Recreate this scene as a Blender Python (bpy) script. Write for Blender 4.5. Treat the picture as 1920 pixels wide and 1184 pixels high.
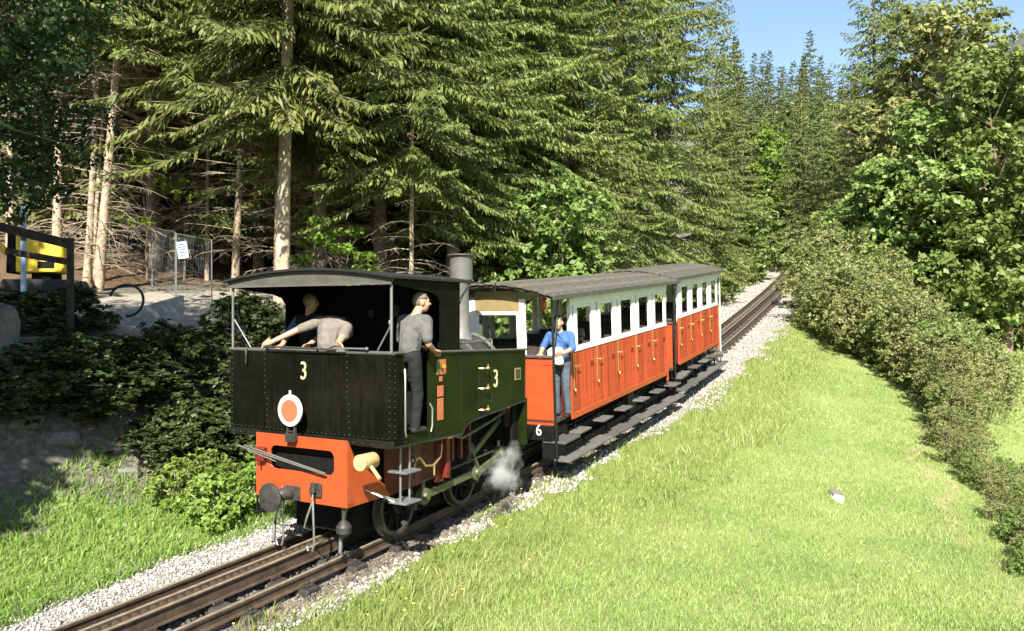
import bpy, bmesh, math, random
import numpy as np
from mathutils import Vector, Matrix, Quaternion

# ------------------------------------------------------------------ camera, sky, sun, exposure
for o in list(bpy.data.objects):
    bpy.data.objects.remove(o)
scene = bpy.context.scene
COL = scene.collection
R = math.radians

cam_d = bpy.data.cameras.new('camera')
cam_d.sensor_width = 36.0
cam_d.lens = 36.0 * 1500 / 1920
cam_d.clip_end = 4000
cam_d.clip_start = 0.05
cam = bpy.data.objects.new('camera', cam_d)
COL.objects.link(cam)
CAMZ = 2.8
cam.location = (0, 0, CAMZ)
cam.rotation_euler = (R(90), 0, 0)
scene.camera = cam

SUN_HEAD, SUN_EL = 4.0, 41.0          # heading the light travels (clockwise from +Y), elevation
world = bpy.data.worlds.new('World')
scene.world = world
world.use_nodes = True
wn = world.node_tree.nodes
bg = wn['Background']
sky = wn.new('ShaderNodeTexSky')
sky.sky_type = 'NISHITA'
sky.sun_disc = False
sky.sun_elevation = R(SUN_EL)
sky.sun_rotation = R(180 + SUN_HEAD)
sky.air_density = 1.0
sky.dust_density = 0.6
sky.ozone_density = 1.2
world.node_tree.links.new(sky.outputs[0], bg.inputs[0])
bg.inputs[1].default_value = 0.085

sun_d = bpy.data.lights.new('sun', 'SUN')
sun_d.energy = 5.0
sun_d.angle = R(0.55)
sun_d.color = (1.0, 0.94, 0.84)
sun = bpy.data.objects.new('sun', sun_d)
COL.objects.link(sun)
_a, _e = R(SUN_HEAD), R(SUN_EL)
SUND = Vector((math.sin(_a) * math.cos(_e), math.cos(_a) * math.cos(_e), -math.sin(_e)))
sun.rotation_euler = SUND.to_track_quat('-Z', 'Y').to_euler()
sun.location = (-6, -20, 30)

vs = scene.view_settings
vs.view_transform = 'Standard'
vs.look = 'None'
vs.exposure = 1.48
vs.gamma = 1.0
vs.use_curve_mapping = False
try:
    scene.cycles.max_bounces = 8
    scene.cycles.transparent_max_bounces = 8
    scene.cycles.volume_bounces = 2
    scene.cycles.use_denoising = True
except Exception:
    pass

# ------------------------------------------------------------------ helpers
def tag(o, label=None, cat=None, group=None, kind=None):
    if label: o['label'] = label
    if cat: o['category'] = cat
    if group: o['group'] = group
    if kind: o['kind'] = kind
    return o

def link(o, parent=None):
    COL.objects.link(o)
    if parent: o.parent = parent
    return o

def empty(name, loc=(0, 0, 0), rot=(0, 0, 0), parent=None):
    o = bpy.data.objects.new(name, None)
    o.empty_display_size = 0.2
    o.location = loc
    o.rotation_euler = rot
    return link(o, parent)

def mesh_np(name, V, sizes, idx):
    V = np.asarray(V, dtype=np.float32); sizes = np.asarray(sizes, dtype=np.int32); idx = np.asarray(idx, dtype=np.int32)
    me = bpy.data.meshes.new(name)
    me.vertices.add(len(V)); me.vertices.foreach_set('co', V.ravel())
    me.loops.add(len(idx)); me.loops.foreach_set('vertex_index', idx.ravel())
    me.polygons.add(len(sizes))
    st = np.zeros(len(sizes), dtype=np.int32); st[1:] = np.cumsum(sizes)[:-1]
    me.polygons.foreach_set('loop_start', st)
    me.polygons.foreach_set('loop_total', sizes)
    me.update(calc_edges=True)
    return me

class MB:
    def __init__(s): s.V = []; s.F = []; s.mi = []; s.m = 0
    def add(s, vs_, fs):
        b = len(s.V)
        s.V.extend([tuple(v) for v in vs_])
        for f in fs:
            s.F.append(tuple(b + i for i in f)); s.mi.append(s.m)
        return s
    def box(s, x0, x1, y0, y1, z0, z1):
        return s.add([(x0,y0,z0),(x1,y0,z0),(x1,y1,z0),(x0,y1,z0),(x0,y0,z1),(x1,y0,z1),(x1,y1,z1),(x0,y1,z1)],
                     [(0,3,2,1),(4,5,6,7),(0,1,5,4),(1,2,6,5),(2,3,7,6),(3,0,4,7)])
    def bar(s, p0, p1, w, h, up=(0,0,1)):
        p0 = Vector(p0); p1 = Vector(p1); d = (p1 - p0).normalized(); u = Vector(up)
        x = d.cross(u)
        if x.length < 1e-4: x = d.cross(Vector((1,0,0)))
        x.normalize(); u = x.cross(d)
        vs_ = []
        for p in (p0, p1):
            for a, b in ((-1,-1),(1,-1),(1,1),(-1,1)):
                vs_.append(p + x*(a*w/2) + u*(b*h/2))
        return s.add(vs_, [(0,1,2,3),(7,6,5,4),(0,4,5,1),(1,5,6,2),(2,6,7,3),(3,7,4,0)])
    def prism(s, poly, axis, a0, a1):
        n = len(poly)
        def mk(p, a):
            return {'x': (a, p[0], p[1]), 'y': (p[0], a, p[1]), 'z': (p[0], p[1], a)}[axis]
        vs_ = [mk(p, a0) for p in poly] + [mk(p, a1) for p in poly]
        return s.add(vs_, [tuple(range(n))[::-1], tuple(range(n, 2*n))] + [(i, (i+1) % n, n+(i+1) % n, n+i) for i in range(n)])
    def tube(s, pts, r, n=6, cap=True):
        pts = [Vector(p) for p in pts]; k = len(pts)
        rr = r if hasattr(r, '__len__') else [r]*k
        t0 = (pts[1]-pts[0]).normalized()
        ref = Vector((0,0,1)) if abs(t0.z) < .9 else Vector((1,0,0))
        vs_ = []
        for i in range(k):
            t = (pts[min(i+1,k-1)] - pts[max(i-1,0)]).normalized()
            x = t.cross(ref)
            if x.length < 1e-4: x = t.cross(Vector((0,1,0)))
            x.normalize(); y = x.cross(t)
            for j in range(n):
                a = 2*math.pi*j/n
                vs_.append(pts[i] + (x*math.cos(a) + y*math.sin(a))*rr[i])
        fs = []
        for i in range(k-1):
            for j in range(n):
                fs.append((i*n+j, i*n+(j+1) % n, (i+1)*n+(j+1) % n, (i+1)*n+j))
        if cap:
            fs.append(tuple(range(n))[::-1]); fs.append(tuple((k-1)*n+j for j in range(n)))
        return s.add(vs_, fs)
    def lathe(s, prof, c, axis='z', n=20):
        # prof: (r, h) along axis from c
        vs_ = []; ax = {'x': 0, 'y': 1, 'z': 2}[axis]; o = [(1,2),(0,2),(0,1)][ax]
        for r, h in prof:
            for j in range(n):
                a = 2*math.pi*j/n; p = list(c); p[ax] += h; p[o[0]] += r*math.cos(a); p[o[1]] += r*math.sin(a); vs_.append(p)
        fs = []
        for i in range(len(prof)-1):
            for j in range(n):
                q = (i*n+j, i*n+(j+1) % n, (i+1)*n+(j+1) % n, (i+1)*n+j)
                fs.append(q if ax != 1 else q[::-1])
        a = tuple(range(n)); b = tuple((len(prof)-1)*n+j for j in range(n))
        fs.append(a[::-1] if ax != 1 else a); fs.append(b if ax != 1 else b[::-1])
        return s.add(vs_, fs)
    def ell(s, c, rx, ry, rz, nu=12, nv=8, rot=None):
        vs_ = []; fs = []
        for i in range(nv+1):
            th = math.pi*i/nv
            for j in range(nu):
                a = 2*math.pi*j/nu
                p = Vector((rx*math.sin(th)*math.cos(a), ry*math.sin(th)*math.sin(a), rz*math.cos(th)))
                if rot: p = rot @ p
                vs_.append(p + Vector(c))
        for i in range(nv):
            for j in range(nu):
                fs.append((i*nu+j, (i+1)*nu+j, (i+1)*nu+(j+1) % nu, i*nu+(j+1) % nu))
        return s.add(vs_, fs)
    def mesh(s, name, mats, bev=0, smooth=False):
        me = bpy.data.meshes.new(name)
        me.from_pydata(s.V, [], s.F)
        for m in (mats if isinstance(mats, (list, tuple)) else [mats]): me.materials.append(m)
        if isinstance(mats, (list, tuple)) and len(mats) > 1:
            me.polygons.foreach_set('material_index', s.mi)
        bm = bmesh.new(); bm.from_mesh(me)
        bmesh.ops.remove_doubles(bm, verts=bm.verts, dist=1e-5)
        bmesh.ops.recalc_face_normals(bm, faces=bm.faces)
        if bev:
            es = [e for e in bm.edges if len(e.link_faces) == 2 and e.calc_face_angle(0) > .6]
            bmesh.ops.bevel(bm, geom=es, offset=bev, segments=1, affect='EDGES', clamp_overlap=True)
        bm.to_mesh(me); bm.free()
        if smooth:
            me.polygons.foreach_set('use_smooth', [True]*len(me.polygons))
            try: me.set_sharp_from_angle(angle=R(40))
            except Exception: pass
        me.update()
        return me
    def o(s, name, mats, parent=None, bev=0, smooth=False):
        return link(bpy.data.objects.new(name, s.mesh(name, mats, bev, smooth)), parent)

def inst(name, me, parent=None, loc=(0,0,0), rot=(0,0,0), scale=(1,1,1)):
    o = bpy.data.objects.new(name, me)
    o.location = loc; o.rotation_euler = rot; o.scale = scale
    return link(o, parent)

def plate_hole(mb, x0, x1, z0, z1, hx0, hx1, hz0, hz1, r, y0, y1):
    inner = []
    for cx, cz, a0 in ((hx1-r, hz1-r, 0), (hx0+r, hz1-r, 90), (hx0+r, hz0+r, 180), (hx1-r, hz0+r, 270)):
        for k in range(6):
            a = R(a0 + 90*k/5); inner.append((cx + r*math.cos(a), cz + r*math.sin(a)))
    crn = [(x1,z1),(x0,z1),(x0,z0),(x1,z0)]
    n = len(inner)
    vs_ = [(p[0], y0, p[1]) for p in inner] + [(p[0], y0, p[1]) for p in crn] + [(p[0], y1, p[1]) for p in inner] + [(p[0], y1, p[1]) for p in crn]
    m = n + 4; fs = []
    for side, off in ((0, 0), (1, m)):
        for q in range(4):
            for k in range(5):
                fs.append((off+q*6+k, off+q*6+k+1, off+n+q))
            a = q*6+5; b = ((q+1) % 4)*6
            fs.append((off+a, off+b, off+n+(q+1) % 4, off+n+q))
    for i in range(n): fs.append((i, (i+1) % n, m+(i+1) % n, m+i))
    for i in range(4): fs.append((n+i, n+(i+1) % 4, m+n+(i+1) % 4, m+n+i))
    mb.add(vs_, fs)

def text_mesh(ch, size, mat, depth=.004):
    c = bpy.data.curves.new('lettering', 'FONT')
    c.body = ch; c.size = size; c.extrude = depth; c.align_x = 'CENTER'; c.align_y = 'CENTER'; c.resolution_u = 4
    t = bpy.data.objects.new('lettering', c); COL.objects.link(t)
    bpy.context.view_layer.update()
    me = bpy.data.meshes.new_from_object(t.evaluated_get(bpy.context.evaluated_depsgraph_get()))
    bpy.data.objects.remove(t); bpy.data.curves.remove(c)
    me.materials.clear(); me.materials.append(mat)
    return me

# ------------------------------------------------------------------ materials
def hexlin(h):
    c = [int(h[i:i+2], 16)/255 for i in (0, 2, 4)]
    return tuple(((v+.055)/1.055)**2.4 if v > .04045 else v/12.92 for v in c)

def mat(name, col, rough=.6, metal=0., var=.25, scale=6., bump=0., bscale=40., col2=None, spec=.5, isl=False, rnd=False, coat=0., grime=0., gcol=(.055,.045,.032)):
    m = bpy.data.materials.new(name); m.use_nodes = True
    nt = m.node_tree; N = nt.nodes; L = nt.links
    p = N['Principled BSDF']
    p.inputs['Roughness'].default_value = rough
    p.inputs['Metallic'].default_value = metal
    p.inputs['Specular IOR Level'].default_value = spec
    if coat: p.inputs['Coat Weight'].default_value = coat
    tc = N.new('ShaderNodeTexCoord')
    nz = N.new('ShaderNodeTexNoise'); nz.inputs['Scale'].default_value = scale; nz.inputs['Detail'].default_value = 6; nz.inputs['Roughness'].default_value = .62
    L.new(tc.outputs['Object'], nz.inputs['Vector'])
    mx = N.new('ShaderNodeMix'); mx.data_type = 'RGBA'
    c2 = col2 if col2 else tuple(v*(1-var) for v in col)
    c1 = col if col2 else tuple(min(1, v*(1+var)) for v in col)
    mx.inputs['A'].default_value = (*c1, 1); mx.inputs['B'].default_value = (*c2, 1)
    mr = N.new('ShaderNodeMapRange'); mr.inputs['From Min'].default_value = .35; mr.inputs['From Max'].default_value = .65
    L.new(nz.outputs['Fac'], mr.inputs['Value'])
    L.new(mr.outputs[0], mx.inputs['Factor'])
    out = mx.outputs['Result']
    if isl or rnd:
        hs = N.new('ShaderNodeHueSaturation')
        src = N.new('ShaderNodeNewGeometry').outputs['Random Per Island'] if isl else N.new('ShaderNodeObjectInfo').outputs['Random']
        m2 = N.new('ShaderNodeMapRange'); m2.inputs['To Min'].default_value = .55 if isl else .75; m2.inputs['To Max'].default_value = 1.4 if isl else 1.22
        L.new(src, m2.inputs['Value']); L.new(m2.outputs[0], hs.inputs['Value']); L.new(out, hs.inputs['Color']); out = hs.outputs[0]
    if grime:
        mp = N.new('ShaderNodeMapping'); mp.inputs['Scale'].default_value = (9, 9, .9); L.new(tc.outputs['Object'], mp.inputs['Vector'])
        g1 = N.new('ShaderNodeTexNoise'); g1.inputs['Scale'].default_value = 1.6; g1.inputs['Detail'].default_value = 7; g1.inputs['Roughness'].default_value = .7
        L.new(mp.outputs[0], g1.inputs['Vector'])
        g2 = N.new('ShaderNodeTexNoise'); g2.inputs['Scale'].default_value = 1.3; g2.inputs['Detail'].default_value = 4; L.new(tc.outputs['Object'], g2.inputs['Vector'])
        gm = N.new('ShaderNodeMath'); gm.operation = 'MULTIPLY'; L.new(g1.outputs['Fac'], gm.inputs[0]); L.new(g2.outputs['Fac'], gm.inputs[1])
        gr = N.new('ShaderNodeMapRange'); gr.inputs['From Min'].default_value = .22; gr.inputs['From Max'].default_value = .42; gr.inputs['To Max'].default_value = grime
        L.new(gm.outputs[0], gr.inputs['Value'])
        gx_ = N.new('ShaderNodeMix'); gx_.data_type = 'RGBA'; L.new(gr.outputs[0], gx_.inputs['Factor']); L.new(out, gx_.inputs['A']); gx_.inputs['B'].default_value = (*gcol, 1)
        out = gx_.outputs['Result']
    L.new(out, p.inputs['Base Color'])
    rr = N.new('ShaderNodeMapRange'); rr.inputs['To Min'].default_value = max(0, rough-.08); rr.inputs['To Max'].default_value = min(1, rough+.12)
    L.new(nz.outputs['Fac'], rr.inputs['Value']); L.new(rr.outputs[0], p.inputs['Roughness'])
    if bump:
        bz = N.new('ShaderNodeTexNoise'); bz.inputs['Scale'].default_value = bscale; bz.inputs['Detail'].default_value = 5
        L.new(tc.outputs['Object'], bz.inputs['Vector'])
        b = N.new('ShaderNodeBump'); b.inputs['Strength'].default_value = bump; b.inputs['Distance'].default_value = .02
        L.new(bz.outputs['Fac'], b.inputs['Height']); L.new(b.outputs[0], p.inputs['Normal'])
    return m

def leafmat(name, cols, transl=.35, rough=.5, patch=.35, spec=.35):
    m = bpy.data.materials.new(name); m.use_nodes = True
    nt = m.node_tree; N = nt.nodes; L = nt.links
    p = N['Principled BSDF']; p.inputs['Roughness'].default_value = rough; p.inputs['Specular IOR Level'].default_value = spec
    g = N.new('ShaderNodeNewGeometry'); oi = N.new('ShaderNodeObjectInfo')
    cr = N.new('ShaderNodeValToRGB'); e = cr.color_ramp.elements
    while len(e) < len(cols): e.new(.5)
    for i, c in enumerate(cols):
        e[i].position = i/(len(cols)-1); e[i].color = (*c, 1)
    tc = N.new('ShaderNodeTexCoord'); nz = N.new('ShaderNodeTexNoise'); nz.inputs['Scale'].default_value = patch; nz.inputs['Detail'].default_value = 3
    L.new(tc.outputs['Object'], nz.inputs['Vector'])
    a1 = N.new('ShaderNodeMath'); a1.operation = 'MULTIPLY_ADD'; a1.inputs[1].default_value = .55; 
    L.new(g.outputs['Random Per Island'], a1.inputs[0])
    a2 = N.new('ShaderNodeMapRange'); a2.inputs['From Min'].default_value = .3; a2.inputs['From Max'].default_value = .7; a2.inputs['To Min'].default_value = 0; a2.inputs['To Max'].default_value = .45
    L.new(nz.outputs['Fac'], a2.inputs['Value']); L.new(a2.outputs[0], a1.inputs[2])
    L.new(a1.outputs[0], cr.inputs['Fac'])
    hs = N.new('ShaderNodeHueSaturation')
    mv = N.new('ShaderNodeMapRange'); mv.inputs['To Min'].default_value = .82; mv.inputs['To Max'].default_value = 1.18
    L.new(oi.outputs['Random'], mv.inputs['Value']); L.new(mv.outputs[0], hs.inputs['Value'])
    mh = N.new('ShaderNodeMapRange'); mh.inputs['To Min'].default_value = .485; mh.inputs['To Max'].default_value = .515
    L.new(oi.outputs['Random'], mh.inputs['Value']); L.new(mh.outputs[0], hs.inputs['Hue'])
    L.new(cr.outputs[0], hs.inputs['Color']); L.new(hs.outputs[0], p.inputs['Base Color'])
    tr = N.new('ShaderNodeBsdfTranslucent'); L.new(hs.outputs[0], tr.inputs['Color'])
    mx = N.new('ShaderNodeMixShader'); mx.inputs[0].default_value = transl
    L.new(p.outputs[0], mx.inputs[1]); L.new(tr.outputs[0], mx.inputs[2])
    L.new(mx.outputs[0], N['Material Output'].inputs['Surface'])
    return m

K = {}
K['black'] = mat('black_paint', (.007,.0075,.006), .38, var=.4, scale=3, coat=.15)
K['blackgreen'] = mat('black_green_paint', (.0040,.0046,.0027), .42, var=.5, scale=2.5, spec=.07, bump=.03, bscale=2.5, grime=.45, gcol=(.022,.019,.013))
K['green'] = mat('green_paint', (.0065,.0125,.0018), .36, var=.4, scale=2.2, spec=.15, bump=.04, bscale=2.5, grime=.5, gcol=(.020,.024,.009))
K['soot'] = mat('sooty_iron', (.006,.006,.0055), .75, var=.4, scale=9, spec=.15)
K['iron'] = mat('worn_iron', (.06,.058,.052), .5, .5, var=.4, scale=14, bump=.15)
K['steel'] = mat('bright_steel', (.34,.33,.30), .38, .8, var=.2, scale=20)
K['rod'] = mat('oiled_rod_steel', (.10,.105,.055), .42, .35, var=.25, scale=12)
K['red'] = mat('orange_red_paint', (.38,.062,.016), .42, var=.14, scale=4, coat=.1, grime=.35, gcol=(.16,.045,.02))
K['redside'] = mat('faded_red_plank_paint', (.385,.050,.0135), .5, var=.22, scale=7, rnd=True, grime=.5, gcol=(.20,.05,.022))
K['darkred'] = mat('dark_red_paint', (.115,.011,.008), .5, var=.35, scale=8)
K['pinkred'] = mat('pale_red_plate', (.42,.115,.055), .5, var=.1)
K['white'] = mat('white_paint', (.70,.69,.66), .45, var=.08, scale=5, grime=.3, gcol=(.42,.38,.30))
K['signwhite'] = mat('white_enamel', (.70,.70,.66), .35, var=.04)
K['cream'] = mat('aged_cream_paint', (.24,.175,.075), .5, var=.16, scale=4)
K['brass'] = mat('brass', (.72,.50,.22), .32, .85, var=.15)
K['gold'] = mat('gilt_digit', (.74,.62,.34), .4, .3, var=.1)
K['chim'] = mat('grey_chimney_paint', (.145,.142,.128), .55, .2, var=.18, scale=5)
K['fascia'] = mat('grey_fascia_paint', (.072,.071,.060), .55, var=.22, scale=5)
K['roofboard'] = mat('weathered_roof_board', (.085,.076,.057), .75, var=.3, scale=9, bump=.2, rnd=True)
K['tar'] = mat('tarred_roof', (.012,.0125,.012), .65, var=.4)
K['stepwood'] = mat('worn_step_wood', (.085,.081,.070), .75, var=.25, scale=12, bump=.3, bscale=60, rnd=True)
K['wood'] = mat('fresh_cut_wood', (.50,.33,.15), .7, var=.15, scale=18)
K['bark_wood'] = mat('dark_timber', (.045,.035,.026), .8, var=.35, scale=8)
K['rail'] = mat('rusty_rail', (.072,.048,.030), .65, .25, var=.4, scale=8, bump=.1)
K['railtop'] = mat('worn_rail_head', (.30,.255,.19), .42, .35, var=.25, scale=10)
K['sleeper'] = mat('steel_sleeper', (.045,.038,.030), .75, .2, var=.4, scale=10, bump=.2, rnd=True)
K['glass'] = mat('dusty_glass', (.04,.045,.04), .08, var=.2)
K['glassblack'] = K['glass']
K['grey'] = mat('grey_galvanised', (.17,.175,.17), .5, .4, var=.2)
K['concrete'] = mat('grey_concrete', (.24,.24,.235), .85, var=.2, scale=5, bump=.3)
K['yellow'] = mat('yellow_machine_paint', (.62,.44,.03), .45, var=.1)
K['rockwhite'] = mat('white_limestone', (.62,.60,.55), .8, var=.15, scale=4, bump=.4, bscale=14)
K['rock'] = mat('pale_rock', (.15,.142,.122), .85, var=.3, scale=4, bump=.5, bscale=14)
K['signblue'] = mat('pale_blue_sign', (.42,.52,.62), .5, var=.06)
K['ink'] = mat('dark_blue_ink', (.03,.05,.12), .6, var=.1)
K['bluepost'] = mat('blue_white_post', (.35,.47,.62), .4, var=.1)
K['rubber'] = mat('black_rubber', (.012,.012,.012), .7, var=.2)
K['lantern'] = mat('red_lantern_glass', (.72,.06,.03), .3, var=.05)
K['barklit'] = mat('sunlit_spruce_bark', (.38,.30,.21), .9, var=.4, scale=5, bump=.7, bscale=16, rnd=True)  # sunlight on the front trunks is put into this paler bark
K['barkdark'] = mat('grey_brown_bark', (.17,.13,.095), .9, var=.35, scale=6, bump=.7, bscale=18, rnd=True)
K['deadtwig'] = mat('dead_twigs', (.29,.235,.165), .9, var=.35, scale=6, isl=True)
K['stone'] = mat('ballast_stone', (.36,.35,.32), .85, var=.35, scale=9, isl=True)
K['stonebrown'] = mat('brown_ballast_stone', (.13,.105,.078), .85, var=.3, scale=9, isl=True)
K['stonedark'] = mat('oily_ballast_stone', (.075,.068,.056), .8, var=.3, scale=9, isl=True)
K['whitestone'] = mat('white_rubble', (.36,.34,.295), .85, var=.35, scale=9, isl=True)
K['spruce'] = leafmat('spruce_needles', [(.064,.088,.022),(.120,.154,.036),(.178,.212,.052),(.245,.262,.078)], .28, .55, .3)
K['sprucefar'] = leafmat('distant_spruce_needles', [(.075,.105,.036),(.125,.160,.052),(.180,.210,.075)], .28, .6, .2)
K['maple'] = leafmat('maple_leaves', [(.085,.145,.032),(.145,.215,.050),(.215,.285,.075),(.29,.325,.11)], .35, .45, .25)
K['mapledry'] = leafmat('dry_tinged_maple_leaves', [(.12,.16,.045),(.205,.245,.07),(.285,.285,.105),(.36,.30,.15)], .35, .5, .25)
K['darkleaf'] = leafmat('shaded_beech_leaves', [(.016,.032,.009),(.030,.055,.014),(.050,.080,.02)], .3, .5, .4)  # shade of the overhanging beech is put into its leaf colour
K['sapling'] = leafmat('bright_beech_leaves', [(.11,.19,.026),(.19,.28,.042),(.27,.34,.065)], .45, .5, .8)
K['hedge'] = leafmat('hedge_leaves', [(.105,.14,.040),(.19,.23,.07),(.30,.30,.115),(.40,.34,.175)], .3, .55, .7)
K['hedgegreen'] = leafmat('green_hedge_leaves', [(.10,.165,.036),(.175,.25,.058),(.26,.32,.09)], .35, .5, .7)
K['bush'] = leafmat('shaded_bank_bush_leaves', [(.022,.038,.012),(.048,.072,.021),(.15,.18,.05)], .3, .45, .8)  # dark stops hold the bank's shade, the pale stop its sun flecks
K['weed'] = leafmat('verge_weeds', [(.13,.22,.036),(.20,.30,.055),(.27,.37,.085)], .4, .5, 1.)
K['grass'] = leafmat('meadow_grass_blades', [(.165,.260,.055),(.255,.365,.094),(.34,.44,.135),(.44,.47,.21)], .38, .5, .5)
K['verge'] = leafmat('verge_grass_blades', [(.12,.205,.032),(.19,.285,.05),(.27,.35,.085)], .38, .5, .7)
K['rough'] = leafmat('rough_trackside_grass_blades', [(.11,.165,.034),(.19,.255,.055),(.29,.31,.105),(.42,.37,.18)], .36, .55, .8)
K['straw'] = leafmat('straw_stalks', [(.30,.29,.13),(.42,.36,.18),(.50,.44,.26)], .3, .6, .8)
K['skin'] = mat('skin', (.42,.235,.155), .5, var=.08, scale=20)
K['hairgrey'] = mat('grey_brown_hair', (.15,.12,.095), .7, var=.25, scale=40)
K['hairdark'] = mat('dark_hair', (.03,.022,.016), .6, var=.25, scale=40)
K['tee'] = mat('grey_cotton', (.105,.105,.10), .85, var=.12, scale=12, bump=1.0, bscale=13, spec=.12)
K['teelight'] = mat('grey_brown_cotton', (.165,.145,.125), .85, var=.12, scale=12, bump=1.0, bscale=13, spec=.12)
K['trouser'] = mat('dark_work_trousers', (.017,.0175,.0175), .8, var=.25, scale=9, bump=1.0, bscale=13, spec=.12)
K['bluecloth'] = mat('blue_shirt_cloth', (.05,.115,.27), .8, var=.15, scale=10, bump=1.0, bscale=13, spec=.12)
K['vest'] = mat('dark_vest_cloth', (.02,.02,.022), .8, var=.2, spec=.12)
K['jeans'] = mat('blue_grey_trousers', (.075,.092,.115), .8, var=.2, bump=1.0, bscale=13, spec=.12)
K['boot'] = mat('dark_boots', (.03,.026,.022), .6, var=.2, spec=.12)
K['whitebag'] = mat('white_bag_cloth', (.78,.77,.74), .8, var=.06)
# ------------------------------------------------------------------ track geometry: heading and grade along the line
rng = np.random.default_rng(7)
random.seed(7)
_S = np.linspace(-20, 150, 1701)
_h = np.radians(np.interp(_S, [-14,-6,0,6,12,18,26,36,60,90], [30.77,30.36,29.89,27.79,26.54,25.41,24.58,24.32,21.98,10.]))
_g = np.interp(_S, [-14,-6,0,6,12,18,26,36,60,150], [.031,.0333,.0447,.0743,.0995,.1168,.127,.1316,.1401,.15])
def _cum(f): return np.concatenate([[0], np.cumsum((f[1:]+f[:-1])/2*(_S[1]-_S[0]))])
_i0 = int(np.argmin(abs(_S)))
_X, _Y, _Z = _cum(np.sin(_h)), _cum(np.cos(_h)), _cum(_g)
_X += -2.4835-_X[_i0]; _Y += 9.380-_Y[_i0]; _Z += .0125-_Z[_i0]
def tk(s):
    return (float(np.interp(s,_S,_X)), float(np.interp(s,_S,_Y)), float(np.interp(s,_S,_Z)), float(np.interp(s,_S,_h)), float(np.interp(s,_S,_g)))
def tpt(s, v, dz=0.):
    x, y, z, h, g = tk(s)
    return Vector((x + v*math.cos(h), y - v*math.sin(h), z + dz))
def sv(X, Y):
    X = np.asarray(X, float).ravel(); Y = np.asarray(Y, float).ravel()
    cx, cy, ch, cs = _X[::4], _Y[::4], _h[::4], _S[::4]
    s = np.empty(len(X)); v = np.empty(len(X))
    for a in range(0, len(X), 20000):
        xx = X[a:a+20000, None]; yy = Y[a:a+20000, None]
        i = np.argmin((xx-cx)**2 + (yy-cy)**2, axis=1)
        dx = X[a:a+20000]-cx[i]; dy = Y[a:a+20000]-cy[i]; hh = ch[i]
        s[a:a+20000] = cs[i] + dx*np.sin(hh)+dy*np.cos(hh)
        v[a:a+20000] = dx*np.cos(hh)-dy*np.sin(hh)
    return s, v

# value noise for relief
_tab = np.random.default_rng(3).random((256, 256))
def vnoise(x, y):
    x = np.asarray(x, float); y = np.asarray(y, float)
    xi = np.floor(x).astype(int); yi = np.floor(y).astype(int); fx = x-xi; fy = y-yi
    fx = fx*fx*(3-2*fx); fy = fy*fy*(3-2*fy)
    g = lambda a, b: _tab[a & 255, b & 255]
    return (g(xi,yi)*(1-fx)+g(xi+1,yi)*fx)*(1-fy) + (g(xi,yi+1)*(1-fx)+g(xi+1,yi+1)*fx)*fy
def fbm(x, y, o=4):
    r = 0; a = .5
    for k in range(o):
        r = r + a*vnoise(x*2**k+17*k, y*2**k+5*k); a *= .5
    return r
def sm(a, b, x):
    t = np.clip((np.asarray(x, float)-a)/(b-a), 0, 1); return t*t*(3-2*t)

VH_S = [-30,-8,0,5.3,8.6,10.9,15.8,19,22,24,26,60]; VH_V = [9.8,9.2,8.2,7.5,7.2,6.6,7.0,6.5,5.2,3.4,2.7,2.6]
def hedge_v(s): return np.interp(s, VH_S, VH_V)

def ground(X, Y):
    X = np.asarray(X, float); Y = np.asarray(Y, float); sh = X.shape
    s, v = sv(X, Y); X = X.ravel(); Y = Y.ravel()
    zt = np.interp(s, _S, _Z)
    n1 = fbm(X*.22, Y*.22)-.47; n2 = fbm(X*1.3+9, Y*1.3)-.47
    # right side
    er = np.interp(s, [-10,0,6,12,20], [1.15,1.2,1.4,1.9,2.0])
    k = np.interp(s, [-9,-4,0,4,8,14,22,30,60], [-.30,-.20,-.06,.07,.14,.19,.24,.25,.2])
    vh = hedge_v(s)
    vr = np.clip(v-er, 0, None)
    zr = -.20 - .10*sm(0,.7,vr) - k*np.minimum(vr, vh-er+.5) + n1*.35*sm(.5,4,vr) + n2*.10*sm(.3,1.5,vr)
    past = np.clip(v-vh-.2, 0, None)
    zr = zr - 1.5*sm(0, 4, past) - .035*np.clip(past-3, 0, 22) + .28*np.clip(past-26,0,60)*sm(20,50,s) + .12*np.clip(past-60,0,200)
    # left side
    vl = -v
    zl = -.20 + .34*sm(1.7,4.0,vl) + 1.9*sm(3.3,6.3,vl)**1.15 + .13*np.clip(vl-6.3,0,8) + .20*np.clip(vl-14.3,0,120) + n1*.5*sm(3,6,vl) + n2*.16*sm(2.2,4,vl)
    zl = zl - .9*sm(16,26,s)*sm(3.3,6.3,vl)
    z = zt + np.where(v > 0, zr, zl)
    # far hillside ahead
    d = np.clip(Y-62, 0, None)
    z = z + .20*d*sm(0,40,d)*np.clip(1-.0*d, 0, 1)
    far = sm(260, 500, np.hypot(X, Y))
    z = z*(1-far) + far*25
    return z.reshape(sh)
def gz(x, y): return float(ground(np.array([x]), np.array([y]))[0])
def gpt(s, v, dz=0.):
    p = tpt(s, v); return Vector((p.x, p.y, gz(p.x, p.y)+dz))

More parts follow.
